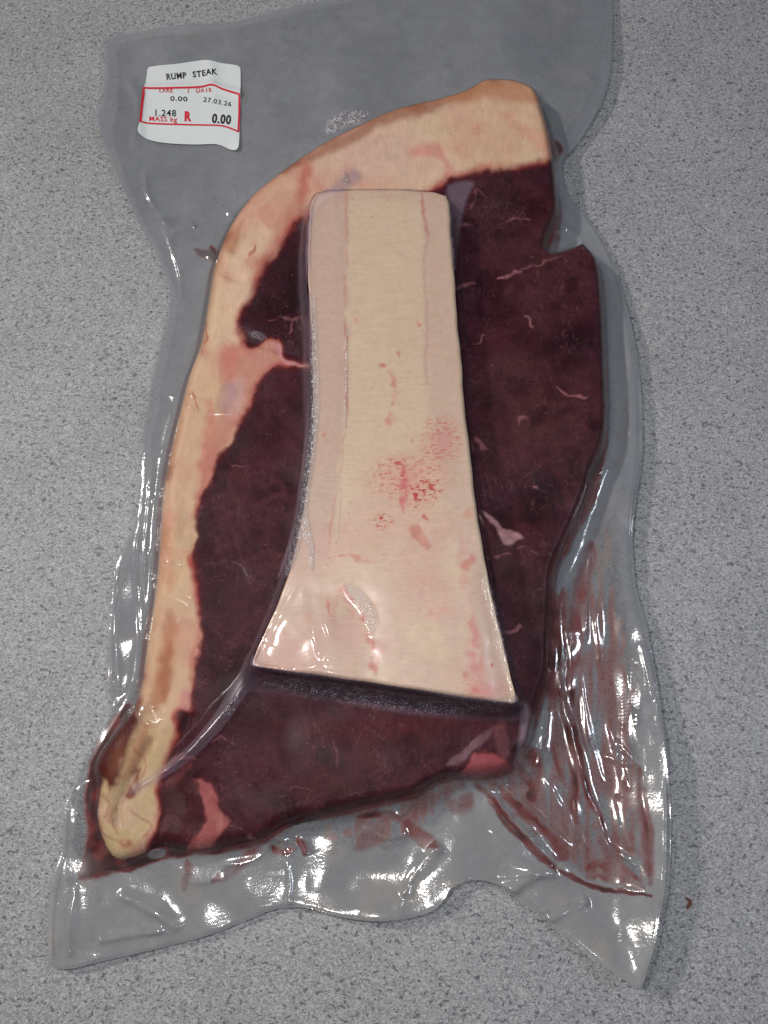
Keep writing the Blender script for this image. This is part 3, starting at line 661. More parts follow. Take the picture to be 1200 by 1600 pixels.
for pts, w, a in (([(700,452),(722,444),(745,441)],2.5,.5),([(775,437),(795,432),(812,424)],3,.75),([(822,492),(838,508),(850,530)],1.6,.7),([(810,420),(845,410),(880,400)],1.2,.45),
   ([(722,541),(740,536),(758,528)],1.2,.8),([(865,606),(885,618),(910,622),(926,621)],1.3,.7),([(810,660),(818,650),(822,660)],1.8,.6),([(835,755),(845,762),(852,768)],3,.8),
   ([(776,864),(790,862),(805,866)],1.6,.6),([(790,990),(806,984),(820,980)],3.5,.7),([(700,350),(720,356),(738,352)],1.5,.35),([(735,330),(742,300),(760,310)],1.3,.35),
   ([(340,560),(350,545)],1,.3),([(352,720),(375,735),(395,728)],1,.4),([(420,500),(455,498),(475,495)],2.2,.4),([(452,520),(454,500)],1.5,.4),([(740,680),(752,690),(766,702)],2.6,.55),
   ([(330,1160),(350,1150),(372,1165)],1,.5),([(360,1290),(385,1305),(402,1318)],1.6,.6),([(800,850),(830,862),(846,872)],1.2,.4),([(790,350),(815,340),(826,345)],1.6,.4),
   ([(440,1240),(470,1232),(500,1245)],1,.35),([(520,1150),(525,1180),(518,1200)],1,.3),([(285,1140),(284,1155),(287,1165)],2,.6),([(255,1200),(290,1180),(310,1190)],3,.35)):
    paint(C, stroke(warp(P,5,2.2), pts, w*.85, 1.6)*smooth(n4+.8*n8, -2.0, .2), S(172,116,120), min(1, a*1.15))
paint(C, smooth(-sd(Pw, spline([(250,1225),(300,1210),(320,1245),(322,1275),(310,1300),(290,1330),(240,1330)],3), 30), -20, -2)*0 + smooth(sd(Pw, spline([(252,1225),(300,1212),(318,1245),(320,1275),(305,1305),(285,1330),(242,1330)],3), 30), 0, 10), S(78,30,32), .6)
paint(C, stroke(Pw, [(262,1230),(285,1205),(303,1185)], 6, 5), S(128,66,66), .55)
paint(C, stroke(Pw, [(250,1310),(262,1280),(285,1292)], 5, 5), S(118,70,72), .5)
paint(C, stroke(Pw, [(700,1198),(725,1180),(748,1158),(764,1142)], 6, 4), S(150,118,126), .7)
paint(C, stroke(Pw, [(780,1120),(778,1150),(790,1180),(800,1185)], 9, 6), S(130,80,84), .55)
# bright blood-red bleed under the bone's lower edge
paint(C, blob(P, (600,1135), 190, 22), S(96,26,30), .5)
# fat
fm = smooth(fatd, -2.4, 3.2)
paint(C, smooth(fatd, -9, 1), S(104,32,36), .75)
n30b_ = samp(N30b, P[:, ::-1]); FC = np.zeros_like(C); FC[:] = S(214,178,150)
paint(FC, smooth(n30, -.5, 1.5), S(206,160,134), .7); paint(FC, smooth(samp(N30b, P), 0, 1.6), S(212,182,140), .6)
paint(FC, smooth(n15, .3, 2), S(206,142,122), .5); paint(FC, smooth(samp(N8b, P), .8, 2.3), S(196,118,100), .45)
paint(FC, smooth(P[:, 1], 480, 640), S(204,166,128), .6); paint(FC, smooth(P[:, 1], 1080, 1200), S(192,166,118), .8)
paint(FC, blob(P, (800,190), 70, 45), S(214,180,140), .6); paint(FC, blob(P, (580,240), 90, 40), S(212,172,158), .7)
paint(FC, smooth(fatd, 16, 2)*smooth(samp(N15b, P), -1.6, 1), S(196,104,92), .75)
paint(FC, smooth(fatd, 18, 2)*smooth(n15, -1.2, .9)*smooth(-P[:, 1], -620, -480)*smooth(-P[:, 0], -520, -470), S(172,70,58), .8)
paint(FC, smooth(fatd, 11, 0)*smooth(n15, -1.8, .6), S(152,46,42), .9)
paint(FC, smooth(-sdS[ids], -30, -4)*smooth(P[:, 1]*-1, -720, -300), S(160,92,58), .8)
paint(FC, stroke(Pw, [(455,262),(520,228),(600,186),(680,164),(745,138)], 7, 10), S(150,84,52), .65)
paint(FC, stroke(Pw, [(700,156),(770,138),(835,152)], 12, 14), S(184,120,70), .7)
for poly, col, a, s in (([(474,254),(490,260),(490,285),(482,305),(470,322),(462,310),(470,285)], S(190,96,78), .85, 5),
   ([(478,320),(470,300),(440,340),(408,390),(390,430),(400,445),(430,400)], S(176,78,64), .6, 8),
   ([(350,372),(372,345),(382,352),(372,385),(356,402)], S(170,98,60), .7, 6),
   ([(640,232),(660,225),(690,228),(700,250),(706,275),(694,274),(690,252),(672,244),(645,242)], S(214,136,118), .8, 4),
   ([(780,180),(800,178),(806,196),(840,205),(860,230),(850,238),(812,214)], S(214,144,116), .6, 6),
   ([(345,545),(400,540),(428,532),(444,556),(476,569),(420,582),(392,630),(350,692),(325,735),(308,772),(318,700),(340,650),(348,600)], S(188,108,98), .7, 7),
   ([(355,600),(384,590),(380,640),(352,650)], S(200,156,150), .7, 6), ([(352,540),(372,540),(376,566),(362,590),(352,580)], S(204,110,92), .5, 6),
   ([(322,625),(338,640),(322,720),(312,735)], S(200,104,92), .6, 5), ([(196,1105),(222,1090),(226,1120),(208,1160),(188,1195),(160,1216),(136,1226),(130,1180)], S(84,24,18), .92, 8),
   ([(226,1130),(212,1165),(190,1200),(180,1215),(205,1205),(240,1150)], S(160,92,52), .7, 8),
   ([(212,1192),(219,1215),(220,1232),(204,1246),(190,1252),(194,1232)], S(118,24,20), .95, 4), ([(182,1314),(198,1310),(204,1318),(188,1326)], S(168,84,56), .8, 3),
   ([(240,1250),(246,1270),(238,1300),(215,1335),(190,1340),(205,1320),(225,1300)], S(196,134,116), .8, 5),
   ([(160,1200),(170,1230),(168,1250),(176,1235),(178,1210)], S(130,70,46), .7, 6), ([(284,1075),(304,1080),(304,1112),(282,1112)], S(196,128,124), .8, 5),
   ([(150,1210),(142,1250),(150,1312),(165,1335),(155,1280)], S(120,48,36), .7, 5)):
    paint(FC, smooth(sd(Pw, spline(poly, 2), 30), -s*1.1, s*1.3), col, a*.9)
paint(FC, stroke(Pw, [(266,958),(266,1000),(258,1045),(246,1085),(236,1115)], 10, 12), S(176,106,58), .75)
paint(FC, stroke(Pw, [(268,1010),(262,1035),(250,1100)], 5, 8), S(164,86,46), .5)
paint(FC, stroke(Pw, [(292,870),(302,876),(304,886)], 5, 5), S(176,66,54), .7)
paint(FC, stroke(Pw, [(262,800),(256,860),(262,920)], 12, 12), S(204,142,110), .6)
for pts in ([(388,398),(394,390),(398,378)],[(316,490),(322,530),(320,545)],[(300,610),(308,640)]):
    paint(FC, stroke(Pw, pts, 1.6, 2), S(170,72,52), .7)
r5 = np.random.RandomState(5)
for k in range(30):
    i = r5.randint(len(P)); c0 = P[i]; L = r5.uniform(3, 12); a = r5.uniform(0, 6.28)
    paint(FC, stroke(P, [tuple(c0), (c0[0]+L*cos(a), c0[1]+L*sin(a))], r5.uniform(.5, 1.6), 2), S(180,92,74) if r5.rand() < .6 else S(224,200,180), r5.uniform(.2, .6))
edge = smooth(-sdS[ids], -34, -6)
paint(FC, edge*smooth(n30+.6*n15, -.9, 1.1)*(P[:, 1] < 1150), S(166,96,62), .6)
paint(FC, edge*smooth(n15+.5*n8, .6, 2)*(P[:, 1] < 1100), S(132,52,36), .7)
paint(FC, smooth(n30b_, .2, 1.8), S(206,140,122), .4)
FC *= np.array([1.04, 1.01, .98])
low = smooth(P[:, 1], 1140, 1200)
paint(FC, low*smooth(-sdS[ids], -16, -2)*smooth(n15, -1.2, .8), S(176,96,78), .75); paint(FC, low*smooth(n8+.6*n4, .5, 1.8), S(206,170,140), .6)
for pts in ([(186,1240),(178,1270),(184,1300)],[(150,1270),(162,1296),(180,1312)],[(206,1262),(226,1284),(220,1310)],[(160,1238),(172,1256),(170,1280)],[(214,1168),(224,1190),(218,1214)]):
    paint(FC, stroke(warp(P, 6, 2), pts, 1.4, 4), S(164,100,70), .6)
paint(FC, low*smooth(fatd, 9, 0), S(150,66,58), .7)
drk = smooth(sd(warp(P, 6, 2), spline([(206,1096),(220,1112),(212,1140),(196,1172),(186,1206),(172,1226),(160,1214),(152,1240),(148,1290),(130,1300),(128,1180)], 3), 30), -3, 5)
paint(FC, drk, S(78,9,8), .97); paint(FC, blob(P, (186,1185), 12, 34, 20), S(150,84,50), .5)
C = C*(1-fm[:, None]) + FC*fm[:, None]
paint(C, stroke(Pw, [(420,536),(436,548),(444,562),(462,569),(476,569)], 2.5, 2), S(206,140,140), .8)
for d_, col in ((pkl, S(180,108,104)), (pkr, S(172,94,98))):
    paint(C, smooth(d_, -5, 1), S(110,36,40), .5); paint(C, smooth(d_, -1.6, 3), col, .92)
    paint(C, smooth(d_, 2, 10)*smooth(n8, 0, 1.5), S(212,136,124), .5)
C = C*(1-0.16*fm[:, None]) + 0.16*fm[:, None]*C.mean(1)[:, None]; C *= 0.68*(1-fm[:, None])*np.array([1, .9, .95]) + 0.86*fm[:, None]
paint(C, smooth(std, -1.2, 1.2), S(168,124,128), .95); paint(C, smooth(std, 0, 3)*smooth(n4, 0, 1), S(190,150,150), .6)
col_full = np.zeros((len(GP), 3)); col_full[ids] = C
def full(v, fill=-99.0):
    o = np.full(len(GP), fill); o[ids] = v; return o
inS = cellcenter(sdS) > 0
fatc = cellcenter(full(fatd)) > 0; pklc = cellcenter(full(pkl)) > 0; pkrc = cellcenter(full(pkr)) > 0; stc = cellcenter(full(std)) > 0
reg = np.zeros(inS.shape, int); reg[fatc] = 1; reg[(pklc | pkrc) & ~fatc] = 2; reg[stc] = 3
cc = 0.25*(GP.reshape(NV_, NU, 2)[:-1, :-1]+GP.reshape(NV_, NU, 2)[1:, :-1]+GP.reshape(NV_, NU, 2)[:-1, 1:]+GP.reshape(NV_, NU, 2)[1:, 1:])
sx, sy = unproj(560, 800, 0)
steak = empty("rump_steak", (float(sx), float(sy), 0.0)); tag(steak, "dark red rump steak with cream fat cap, under the pale bone in the clear bag", "meat")
off = np.array([sx, sy, 0.0])
mm_ = mat_flesh("raw_muscle", 0.10, 0.22); mf_ = mat_flesh("raw_fat", 0.35, 0.07, 0.4)
def steak_part(name, mask, mat):
    me, V, Q = grid_part(name, mask & inS, HS, {"col": col_full}, (steakT,))
    me.transform(__import__("mathutils").Matrix.Translation((-off[0], -off[1], 0)))
    return link(name, me, mat, steak)
o = steak_part("muscle", reg == 0, mm_)
o = steak_part("fat_cap", reg == 1, mf_)
for m_, lab in ((pklc, "pink wedge of fat at the lower left"), (pkrc, "pink lump of fat at the lower right")):
    o = steak_part("seam_fat", (reg == 2) & m_, mf_); o['label'] = lab
o = steak_part("connective_tissue", reg == 3, mf_)
# underside of the steak
bx, by = unproj(steakT[:, 0], steakT[:, 1], 0)
Vb = np.stack([bx-off[0], by-off[1], np.full(len(bx), 0.00025)], 1)
link("underside", mesh_from("underside", Vb, None, {"col": np.tile(S(60,28,34), (len(Vb), 1))}, [list(range(len(Vb)))]), mm_, steak)

# ------------------------------------------------------------------ bone
idb = np.nonzero(sdB > -4)[0]; P = pb[idb]; Pw = warp(P, 3, 1)
C = np.zeros((len(idb), 3)); C[:] = S(221,204,172)
n60, n30, n15, n8, n4, n2 = [samp(f, P) for f in (N60, N30, N15, N8, N4, N2)]
LB = [(541,280),(541,640),(532,720),(517,830),(500,900),(470,1010),(450,1060)]
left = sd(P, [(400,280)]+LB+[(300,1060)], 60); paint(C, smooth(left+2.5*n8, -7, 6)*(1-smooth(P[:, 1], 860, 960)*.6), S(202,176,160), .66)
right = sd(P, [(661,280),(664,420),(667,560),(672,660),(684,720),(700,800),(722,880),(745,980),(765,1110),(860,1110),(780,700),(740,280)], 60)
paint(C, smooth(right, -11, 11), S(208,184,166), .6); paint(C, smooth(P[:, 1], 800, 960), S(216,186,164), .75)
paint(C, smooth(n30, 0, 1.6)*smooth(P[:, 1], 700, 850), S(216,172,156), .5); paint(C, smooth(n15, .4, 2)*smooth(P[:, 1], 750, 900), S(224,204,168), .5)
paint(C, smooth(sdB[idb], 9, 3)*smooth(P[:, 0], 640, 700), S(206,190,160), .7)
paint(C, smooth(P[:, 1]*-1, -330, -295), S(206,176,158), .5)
paint(C, smooth(samp(NH, P), 0, 2), S(208,186,146), .22)
paint(C, stroke(Pw, [(541,300),(541,480),(542,640),(533,720),(524,780),(514,850)], .8, 2.2, False)*smooth(n4+.6*n8, -1.6, .8), S(200,122,112), .5)
paint(C, stroke(Pw, [(541,510),(541,600),(540,650)], 1.3, 1.2), S(186,70,60), .6)
paint(C, stroke(Pw, [(661,300),(664,340),(666,370)], 1.8, 2), S(196,120,120), .6); paint(C, stroke(Pw, [(664,350),(666,480),(668,600)], 1.6, 4, False), S(196,160,150), .5)
brkf = smooth(n4+.8*n8, -1.5, .8)
paint(C, brkf*stroke(warp(P,7,2.5), [(524,930),(545,930),(560,935),(574,950)], 5, 7), S(206,108,98), .75); paint(C, brkf*stroke(warp(P,7,2.5), [(572,935),(578,970),(586,1010),(593,1056)], 3.5, 5), S(192,84,78), .75)
paint(C, brkf*stroke(warp(P,7,2.5), [(514,935),(518,970)], 3, 5), S(212,120,106), .6); paint(C, blob(P, (550,985), 22, 30), S(222,180,166), .6)
paint(C, brkf*stroke(warp(P,7,2.5), [(735,960),(740,1000),(745,1060),(752,1085)], 5, 9), S(212,118,118), .55); paint(C, blob(P, (760,1080), 30, 16), S(216,130,122), .5)
paint(C, brkf*stroke(warp(P,7,2.5), [(722,850),(732,900),(738,940)], 6, 7), S(212,160,148), .5)
# blood specks
brk = smooth(n4+.7*n8, -1.2, .9)
sp = samp(NH, warp(P, 2, 2)); s2 = samp(N2, P); s4 = samp(N5c, P)
def specks(region, thr, col, a, f): paint(C, region*smooth(f, thr, thr+.5), col, a)
0 and specks(smooth(blob(P, (690,695), 27, 30), .3, .7), .55, S(186,66,58), .75, sp*.8+s2*.5); paint(C, blob(P, (690,692), 24, 26), S(216,150,142), .55)
0 and specks(smooth(blob(P, (640,745), 52, 34), .3, .7), .7, S(190,44,36), .9, sp*.55+s2*.8)
specks(smooth(blob(P, (656,768), 26, 20), .25, .6), .25, S(190,36,30), .95, s4*.7+s2*.5); paint(C, blob(P, (640,745), 50, 36), S(224,150,136), .45)
specks(smooth(blob(P, (599,816), 17, 11), .3, .6), .1, S(198,56,44), .9, sp*.8+s2*.4)
specks(smooth(blob(P, (612,728), 22, 14), .3, .7), .6, S(196,70,60), .8, s2)
paint(C, brk*stroke(warp(P,6,2), [(622,712),(628,745),(630,775),(635,800)], 4.5, 6), S(206,100,108), .7)
paint(C, smooth(sd(Pw, spline([(638,822),(652,820),(664,835),(672,850),(668,858),(655,848),(640,836)], 3), 20), -1.5, 2), S(204,140,118), .75)
for (x, y, rx, ry, c_, a) in ((602,582,5,5,S(200,60,50),.85),(615,610,5,16,S(214,130,112),.7),(613,655,6,9,S(214,142,122),.7),(563,492,4,7,S(214,150,130),.6),(650,495,4,3,S(206,110,90),.7),
   (630,547,3,3,S(206,110,90),.7),(640,692,2.5,2.5,S(190,60,50),.8),(733,806,9,8,S(214,150,122),.7),(730,845,5,5,S(214,156,130),.6),(738,880,7,6,S(208,124,104),.7),(767,1044,3,3.5,S(196,60,44),.95),
   (695,716,3,3,S(186,40,34),.9),(666,806,3,4,S(196,60,44),.8),(653,792,3,1.5,S(150,20,20),.9),(614,628,3,3,S(196,70,60),.7),(609,320,3,4,S(196,160,130),.6),(556,870,9,4,S(212,120,104),.6),(508,680,3,3,S(206,120,104),.7),
   (538,872,5,2,S(196,70,60),.6),(574,875,8,3,S(214,150,134),.5),(690,950,16,16,S(218,160,146),.45),(600,1010,22,12,S(220,170,150),.45),(480,968,6,10,S(220,160,140),.4)):
    paint(C, smooth(blob(warp(P,7,2.6), (x, y), rx*1.4, ry*1.4), .2, .8)*(.35+.65*brk), c_, a*.9)
rb = np.random.RandomState(3)
for k in range(130):
    x = rb.uniform(500, 790); y = rb.uniform(300, 1080); paint(C, smooth(blob(P, (x, y), rb.uniform(1, 2.6), rb.uniform(1, 2)), .3, .7), S(206,110,96) if rb.rand() < .6 else S(190,160,120), rb.uniform(.2, .55))
yy = smooth(P[:, 1], 550, 1000)[:, None]; C = C*(np.array([.72, .65, .70])*(1-yy) + np.array([.80, .77, .84])*yy)  # paler towards the foot: partly bone tone, partly light falloff put into the colour
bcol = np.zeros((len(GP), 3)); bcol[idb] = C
bxo, byo = unproj(620, 720, 0)
Pq = warp(P, 6, 2); bd_ = np.zeros(len(P))
for c_, rx, ry, k_ in (((690,692),27,30,.75),((640,745),54,34,.8),((656,770),26,22,1.2),((599,816),18,11,1.2),((612,728),24,14,.8),((565,945),24,18,.6),((582,985),8,40,.5),((745,1060),14,40,.35),((522,950),8,24,.5),((600,800),120,140,.10)):
    bd_ = np.maximum(bd_, smooth(blob(Pq, c_, rx*1.2, ry*1.2), .15, .7)*k_)
blood = np.zeros(len(GP)); blood[idb] = np.clip(bd_, 0, 1)
bone = empty("beef_bone", (float(bxo), float(byo), 0.0195)); tag(bone, "pale cream sawn slab of bone, flaring towards its foot, lying on the dark steak", "bone")
mb_ = mat_bone("sawn_bone")
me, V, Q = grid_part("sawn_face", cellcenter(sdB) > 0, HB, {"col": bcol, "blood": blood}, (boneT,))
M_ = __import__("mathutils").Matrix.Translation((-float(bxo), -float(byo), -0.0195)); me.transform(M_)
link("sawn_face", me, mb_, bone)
n = len(boneT); x0, y0 = unproj(boneT[:, 0], boneT[:, 1], 0)
cen = boneT.mean(0); rows = []
for z, push in ((ZB-0.0012, 0.0), (ZB-0.0022, .8), (ZB-0.006, 1.0), (0.0195, 0.5)):
    dd = boneT-cen; dd = dd/np.linalg.norm(dd, axis=1)[:, None]
    x, y = unproj(boneT[:, 0]+dd[:, 0]*push, boneT[:, 1]+dd[:, 1]*push, 0); rows.append(np.stack([x-bxo, y-byo, np.full(n, z-0.0195)], 1))
V = np.concatenate(rows); Q = [(r*n+i, r*n+(i+1) % n, (r+1)*n+(i+1) % n, (r+1)*n+i) for r in range(3) for i in range(n)]
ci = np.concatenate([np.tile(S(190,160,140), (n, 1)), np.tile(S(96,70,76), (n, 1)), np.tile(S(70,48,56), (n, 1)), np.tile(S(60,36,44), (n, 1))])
link("rim", mesh_from("rim", V, Q, {"col": ci}, [[3*n+i for i in range(n)]]), mb_, bone)

# ------------------------------------------------------------------ bag
bgx, bgy = unproj(590, 800, 0)
bag = empty("vacuum_bag", (float(bgx), float(bgy), 0.0)); tag(bag, "clear crinkled vacuum pouch shrunk round the steak, white price label at its upper left", "plastic bag")
T_ = __import__("mathutils").Matrix.Translation((-float(bgx), -float(bgy), 0))
film = mat_film("clear_film"); filmb = mat_film("clear_film_back", True)
inG = cellcenter(sdG) > 0
me, V, Q = grid_part("front_film", inG, Ff, {"haze": haze, "hcol": hcol, "bub": bub, "contact": np.clip(smooth(sdS, 4, 22)*(1-smooth(gap, .0014, .004))*(1-(sdB > 0)*np.maximum(smooth(pf[:, 1], 880, 960)*smooth(-pf[:, 0], -640, -560), smooth(pf[:, 0]-.17*(pf[:, 1]-850), 715, 745)*smooth(pf[:, 1], 820, 900)))*(1-0.75*smooth(cre, .00012, .0004))*(1.0+0.05*samp(N15b, pf)-0.25*(pf[:, 0] < np.interp(pf[:, 1], [300, 500, 800, 1100], [480, 390, 300, 290]))*smooth(samp(N15b, pf), 0, 1.5)), 0, 1)}, (bagT,)); me.transform(T_)
link("front_film", me, film, bag)
# back ply: coarser, lies on the counter, meets the front ply at the edge
bz_ = 0.00012 + (1-smooth(sdG, 0, 70))*np.maximum(Ff-0.0004, 0)*0.94 + (1-smooth(sdG,0,5))*np.maximum(Ff-0.0004, 0)*0.05
st = 3
def back_mesh():
    cm = inG; me_, V_, Q_ = grid_part("back_film", cm & ((cellcenter(sdS) < 12)), bz_, {"haze": np.full(len(GP), .14), "hcol": np.tile(S(140,142,146), (len(GP), 1)), "bub": np.zeros(len(GP))}, (bagT,))
    me_.transform(T_); return me_
link("back_film", back_mesh(), filmb, bag)

def surf_at(field_, P):                 # film height at counter-plane pixels
    x = np.clip((P[:, 0]-U0)/DU, 0, NU-1.01); y = np.clip((P[:, 1]-V0)/DU, 0, NV_-1.01)
    i = x.astype(int); j = y.astype(int); a = x-i; b = y-j; f = field_.reshape(NV_, NU)
    return (f[j, i]*(1-a)+f[j, i+1]*a)*(1-b) + (f[j+1, i]*(1-a)+f[j+1, i+1]*a)*b
def ribbon(line, w, dz, closed=False):
    L = spline(line, 6, closed); d = np.gradient(L, axis=0); d /= np.linalg.norm(d, axis=1)[:, None]; nn = np.stack([-d[:, 1], d[:, 0]], 1)
    rows = []
    for k, h in ((-1, 0), (-.5, dz), (.5, dz), (1, 0)):
        q = L+nn*w*k; x, y = unproj(q[:, 0], q[:, 1], 0); rows.append(np.stack([x, y, surf_at(Ff, q)+0.00006+h], 1))
    V = np.concatenate(rows); n = len(L); Q = [(r*n+i, r*n+i+1, (r+1)*n+i+1, (r+1)*n+i) for r in range(3) for i in range(n-1)]
    return V, Q
seal_m = mat_film("welded_film")
for line, w in (([(947,405),(965,470),(976,530),(986,600),(990,670),(986,740),(977,800),(975,850),(980,910),(994,980),(1010,1060),(1022,1140),(1028,1220),(1029,1300),(1024,1380),(1014,1450),(996,1515)], 2.2),
                ([(189,892),(184,950),(181,1010),(182,1080),(184,1112),(160,1165),(134,1218),(114,1268),(108,1330),(98,1375),(92,1425),(92,1490)], 2.2)):
    V, Q = ribbon(line, w, 0.00002); n_ = len(V)
    me = mesh_from("side_seal", V, Q, {"haze": np.full(n_, .14), "hcol": np.tile(S(150,152,156), (n_, 1)), "bub": np.full(n_, .0)}); me.transform(T_)
    link("side_seal", me, seal_m, bag)

# price label: outline in enlarged-crop units (6 per pixel, origin 200,80)
LAB = [(215,178),(300,168),(400,158),(480,146),(560,130),(640,114),(700,106),(760,110),(900,132),(1000,148),(1040,162),(1058,190),(1060,260),(1058,420),(1055,600),(1050,780),(1046,900),(1034,938),(1006,952),
       (960,938),(900,908),(830,886),(740,884),(640,886),(520,884),(400,878),(280,866),(200,848),(140,822),(110,794),(104,760),(110,730),(122,690),(140,560),(165,385),(182,270),(190,210),(200,186)]
def lp(x, y, z=0.0016):
    q = lift(np.stack([200+np.asarray(x, float)/6, 80+np.asarray(y, float)/6], 1), z); return q
labT = spline(lp(*np.array(LAB).T), 2)
lmin = labT.min(0)-2; lmax = labT.max(0)+2; DL = 0.8
a_ = np.arange(lmin[0], lmax[0], DL); b_ = np.arange(lmin[1], lmax[1], DL); AU, AV = np.meshgrid(a_, b_)
LPp = np.stack([AU.ravel(), AV.ravel()], 1)
Fsm = gblur(Ff, 6)
def lab_z(q):                           # paper follows the film; it buckles along the fold above the red frame
    zz = surf_at(Fsm, q) + 0.0006
    ph = stack_photo(q, 0.0016); px, py = ph[:, 0], ph[:, 1]
    fold = np.interp((px-200)*6, [150,500,800,1060], [392,386,366,430])/6 + 80
    zz += 0.0011*np.exp(-((py-fold+3)/6.0)**2) - 0.0003*np.exp(-((py-fold-7)/6.0)**2)
    zz += 0.0011*np.exp(-(((px-200)*6-(760+0.1*(py-80)*6))/70)**2)*np.exp(-((py-118)/34)**2)
    zz += 0.0010*smooth(px, 355, 378)*smooth(py, 195, 235) + 0.0007*smooth(-px, -232, -218)
    return zz
def stack_photo(q, z):
    x, y = unproj(q[:, 0], q[:, 1], 0); return np.stack(proj(x, y, z), 1)
sl = sd(LPp, labT, 10).reshape(AU.shape)
cen_ = .25*(sl[:-1, :-1]+sl[1:, :-1]+sl[:-1, 1:]+sl[1:, 1:]) > 0
J, I = np.nonzero(cen_); nu = AU.shape[1]; a0 = J*nu+I; q = np.stack([a0+nu, a0+nu+1, a0+1, a0], 1); used = np.unique(q); rm = np.full(AU.size, -1); rm[used] = np.arange(len(used))
q = rm[q]; cnt = np.bincount(q.ravel(), minlength=len(used)); Pl = LPp[used].copy(); bd = np.nonzero(cnt < 4)[0]; Qn, dn = nearest_on(Pl[bd], labT); kk = dn < 1.2; Pl[bd[kk]] = Qn[kk]
zl = lab_z(Pl); x, y = unproj(Pl[:, 0], Pl[:, 1], 0)
me = mesh_from("price_label", np.stack([x, y, zl], 1), q); me.transform(T_)
label = link("price_label", me, mat_plain("label_paper", S(196,200,202), .42, .03, 900), bag); label['label'] = "white price sticker with black and red print"
ink = mat_plain("black_print", S(32,32,36), .5); red = mat_plain("red_print", S(186,34,48), .5)
def drape(P2, dz):
    q = lp(P2[:, 0], P2[:, 1]); x, y = unproj(q[:, 0], q[:, 1], 0); return np.stack([x, y, lab_z(q)+dz], 1)
def frame_mesh():
    Vs, Qs, k = [], [], 0
    for pts, w in (([(160,386),(330,384),(500,380),(700,368),(800,358),(900,386),(1050,428)],7),([(1046,425),(1046,600),(1038,780)],9),([(1042,776),(950,738),(860,716),(700,708),(500,704),(300,698),(118,690)],7),([(128,694),(145,540),(162,388)],10)):
        L = spline(pts, 8, False); d = np.gradient(L, axis=0); d /= np.linalg.norm(d, axis=1)[:, None]; nn = np.stack([-d[:, 1], d[:, 0]], 1); n = len(L)
        Vs.append(drape(np.concatenate([L-nn*w, L, L+nn*w]), 0.00012+0.00002*k)); b = 3*n*k*0 + sum(len(v) for v in Vs[:-1])
        Qs += [(b+r*n+i, b+r*n+i+1, b+(r+1)*n+i+1, b+(r+1)*n+i) for r in range(2) for i in range(n-1)]; k += 1
    return mesh_from("red_frame", np.concatenate(Vs), Qs)
me = frame_mesh(); me.transform(T_); link("red_frame", me, red, label)
def text(name, s, p0, p1, cap, mat, bold=0.0, ymax=None, chop=None):
    """draped lettering: baseline p0->p1, cap height in crop units"""
    cu = bpy.data.curves.new(name, 'FONT'); cu.body = s; cu.size = 1.0; cu.offset = bold; cu.resolution_u = 3; cu.space_character = 1.12
    ob = bpy.data.objects.new(name, cu); scene.collection.objects.link(ob)
    dg = bpy.context.evaluated_depsgraph_get(); me = bpy.data.meshes.new_from_object(ob.evaluated_get(dg))
    bpy.data.objects.remove(ob); bpy.data.curves.remove(cu)
    co = np.zeros(len(me.vertices)*3); me.vertices.foreach_get("co", co); co = co.reshape(-1, 3)
    mx, mn = co[:, :2].max(0), co[:, :2].min(0); hc = 0.70
    t = (co[:, 0]-mn[0])/(mx[0]-mn[0]); hh = co[:, 1]/hc*cap
    p0 = np.array(p0, float); p1 = np.array(p1, float); d = (p1-p0); un = d/np.linalg.norm(d); up = np.array([un[1], -un[0]])
    Q = p0+t[:, None]*d+hh[:, None]*up
    if ymax is not None: Q[:, 1] = np.maximum(Q[:, 1], ymax)
    V = drape(Q, 0.00016); V[:, 0] -= bgx; V[:, 1] -= bgy
    me.vertices.foreach_set("co", V.ravel().astype(np.float32)); me.update(); me.materials.clear()
    return link(name, me, mat, label)
text("product_name", "RUMP", (372,297), (556,276), 56, ink, .026); text("product_name", "STEAK", (614,268), (846,246), 56, ink, .026)
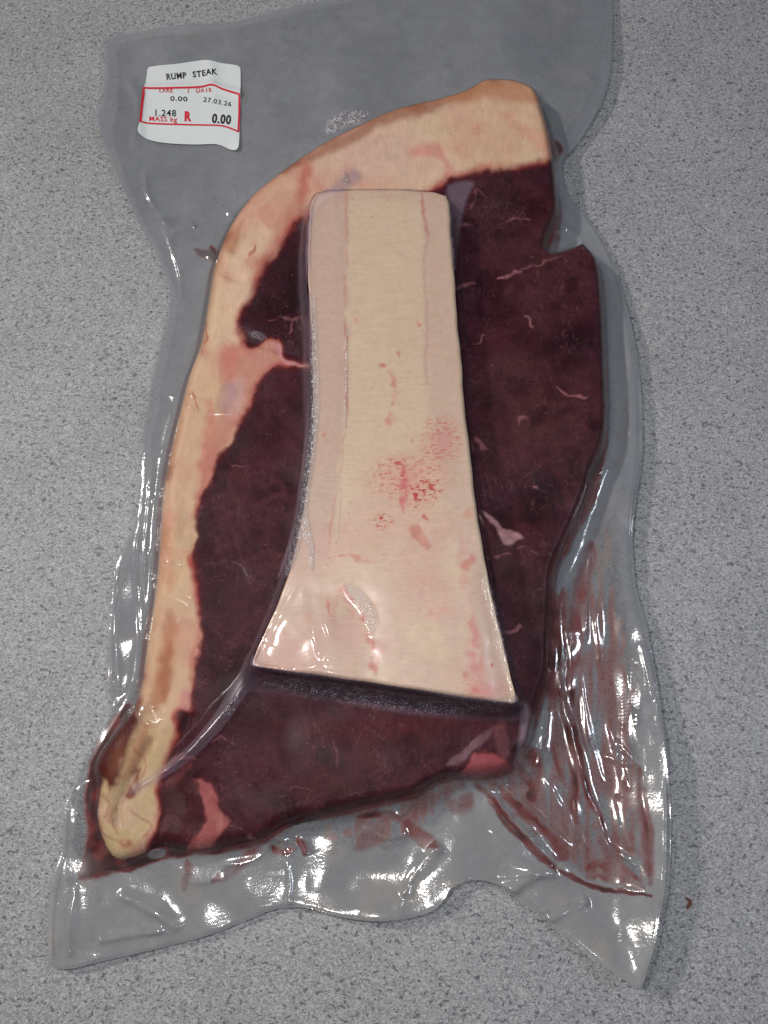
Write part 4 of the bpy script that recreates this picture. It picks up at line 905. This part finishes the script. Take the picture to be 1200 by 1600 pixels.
text("tare_price", "0.00", (402,488), (562,490), 46, ink, .012); text("packing_date", "27.03.26", (708,488), (968,530), 42, ink, .008)
text("mass_value", "1.248", (262,626), (456,630), 60, ink, .012); text("mass_caption", "MASS kg", (206,672), (464,680), 44, red, .014)
text("currency_letter", "R", (534,668), (598,670), 84, red, .05); text("total_price", "0.00", (788,686), (966,704), 86, ink, .035)
text("tare_caption", "TARE", (292,414), (430,412), 36, red, .02, 388); text("caption_slash", "/", (564,412), (584,410), 32, red, .02, 384); text("date_caption", "DATE", (646,408), (790,402), 36, red, .02, 378)

# ------------------------------------------------------------------ juice inside the bag
jc = (cellcenter(JM) > 0.02) & inG & (cellcenter(sdS) < 4)
jz = np.maximum(np.maximum(Ff-0.00018, 0.0002), 0)
me, V, Q = grid_part("meat_juice", jc, jz, {"amount": JM})
tag(link("meat_juice", me, mat_juice()), "thin red meat juice pooled in the folds inside the bag", "liquid", "stuff")

# ------------------------------------------------------------------ crumb on the counter
L = spline([(1072,1403),(1077,1406),(1079,1411),(1076,1416),(1074,1420)], 4, False); x, y = unproj(L[:, 0], L[:, 1], 0.0008); V = []; n = len(L)
cx_, cy_ = unproj(1076, 1411, 0.0)
for i in range(n):
    r = 0.00042*(0.45+math.sin(math.pi*(i+.5)/n))*(1+.25*math.sin(i*2.3)); t = (x[min(i+1, n-1)]-x[max(i-1, 0)], y[min(i+1, n-1)]-y[max(i-1, 0)]); l = math.hypot(*t); nx_, ny_ = -t[1]/l, t[0]/l
    for k in range(8):
        a = k*math.pi/4; V.append((x[i]+nx_*r*cos(a)-cx_, y[i]+ny_*r*cos(a)-cy_, 0.0005+r*sin(a)))
Q = [(i*8+k, i*8+(k+1) % 8, (i+1)*8+(k+1) % 8, (i+1)*8+k) for i in range(n-1) for k in range(8)]
cr = link("meat_crumb", mesh_from("meat_crumb", V, Q, None, [list(range(7, -1, -1)), list(range((n-1)*8, n*8))]), mat_plain("dried_meat", S(104,52,44), .6, .3))
cr.location = (float(cx_), float(cy_), 0); tag(cr, "tiny curled reddish brown meat crumb on the bare counter right of the bag", "crumb")
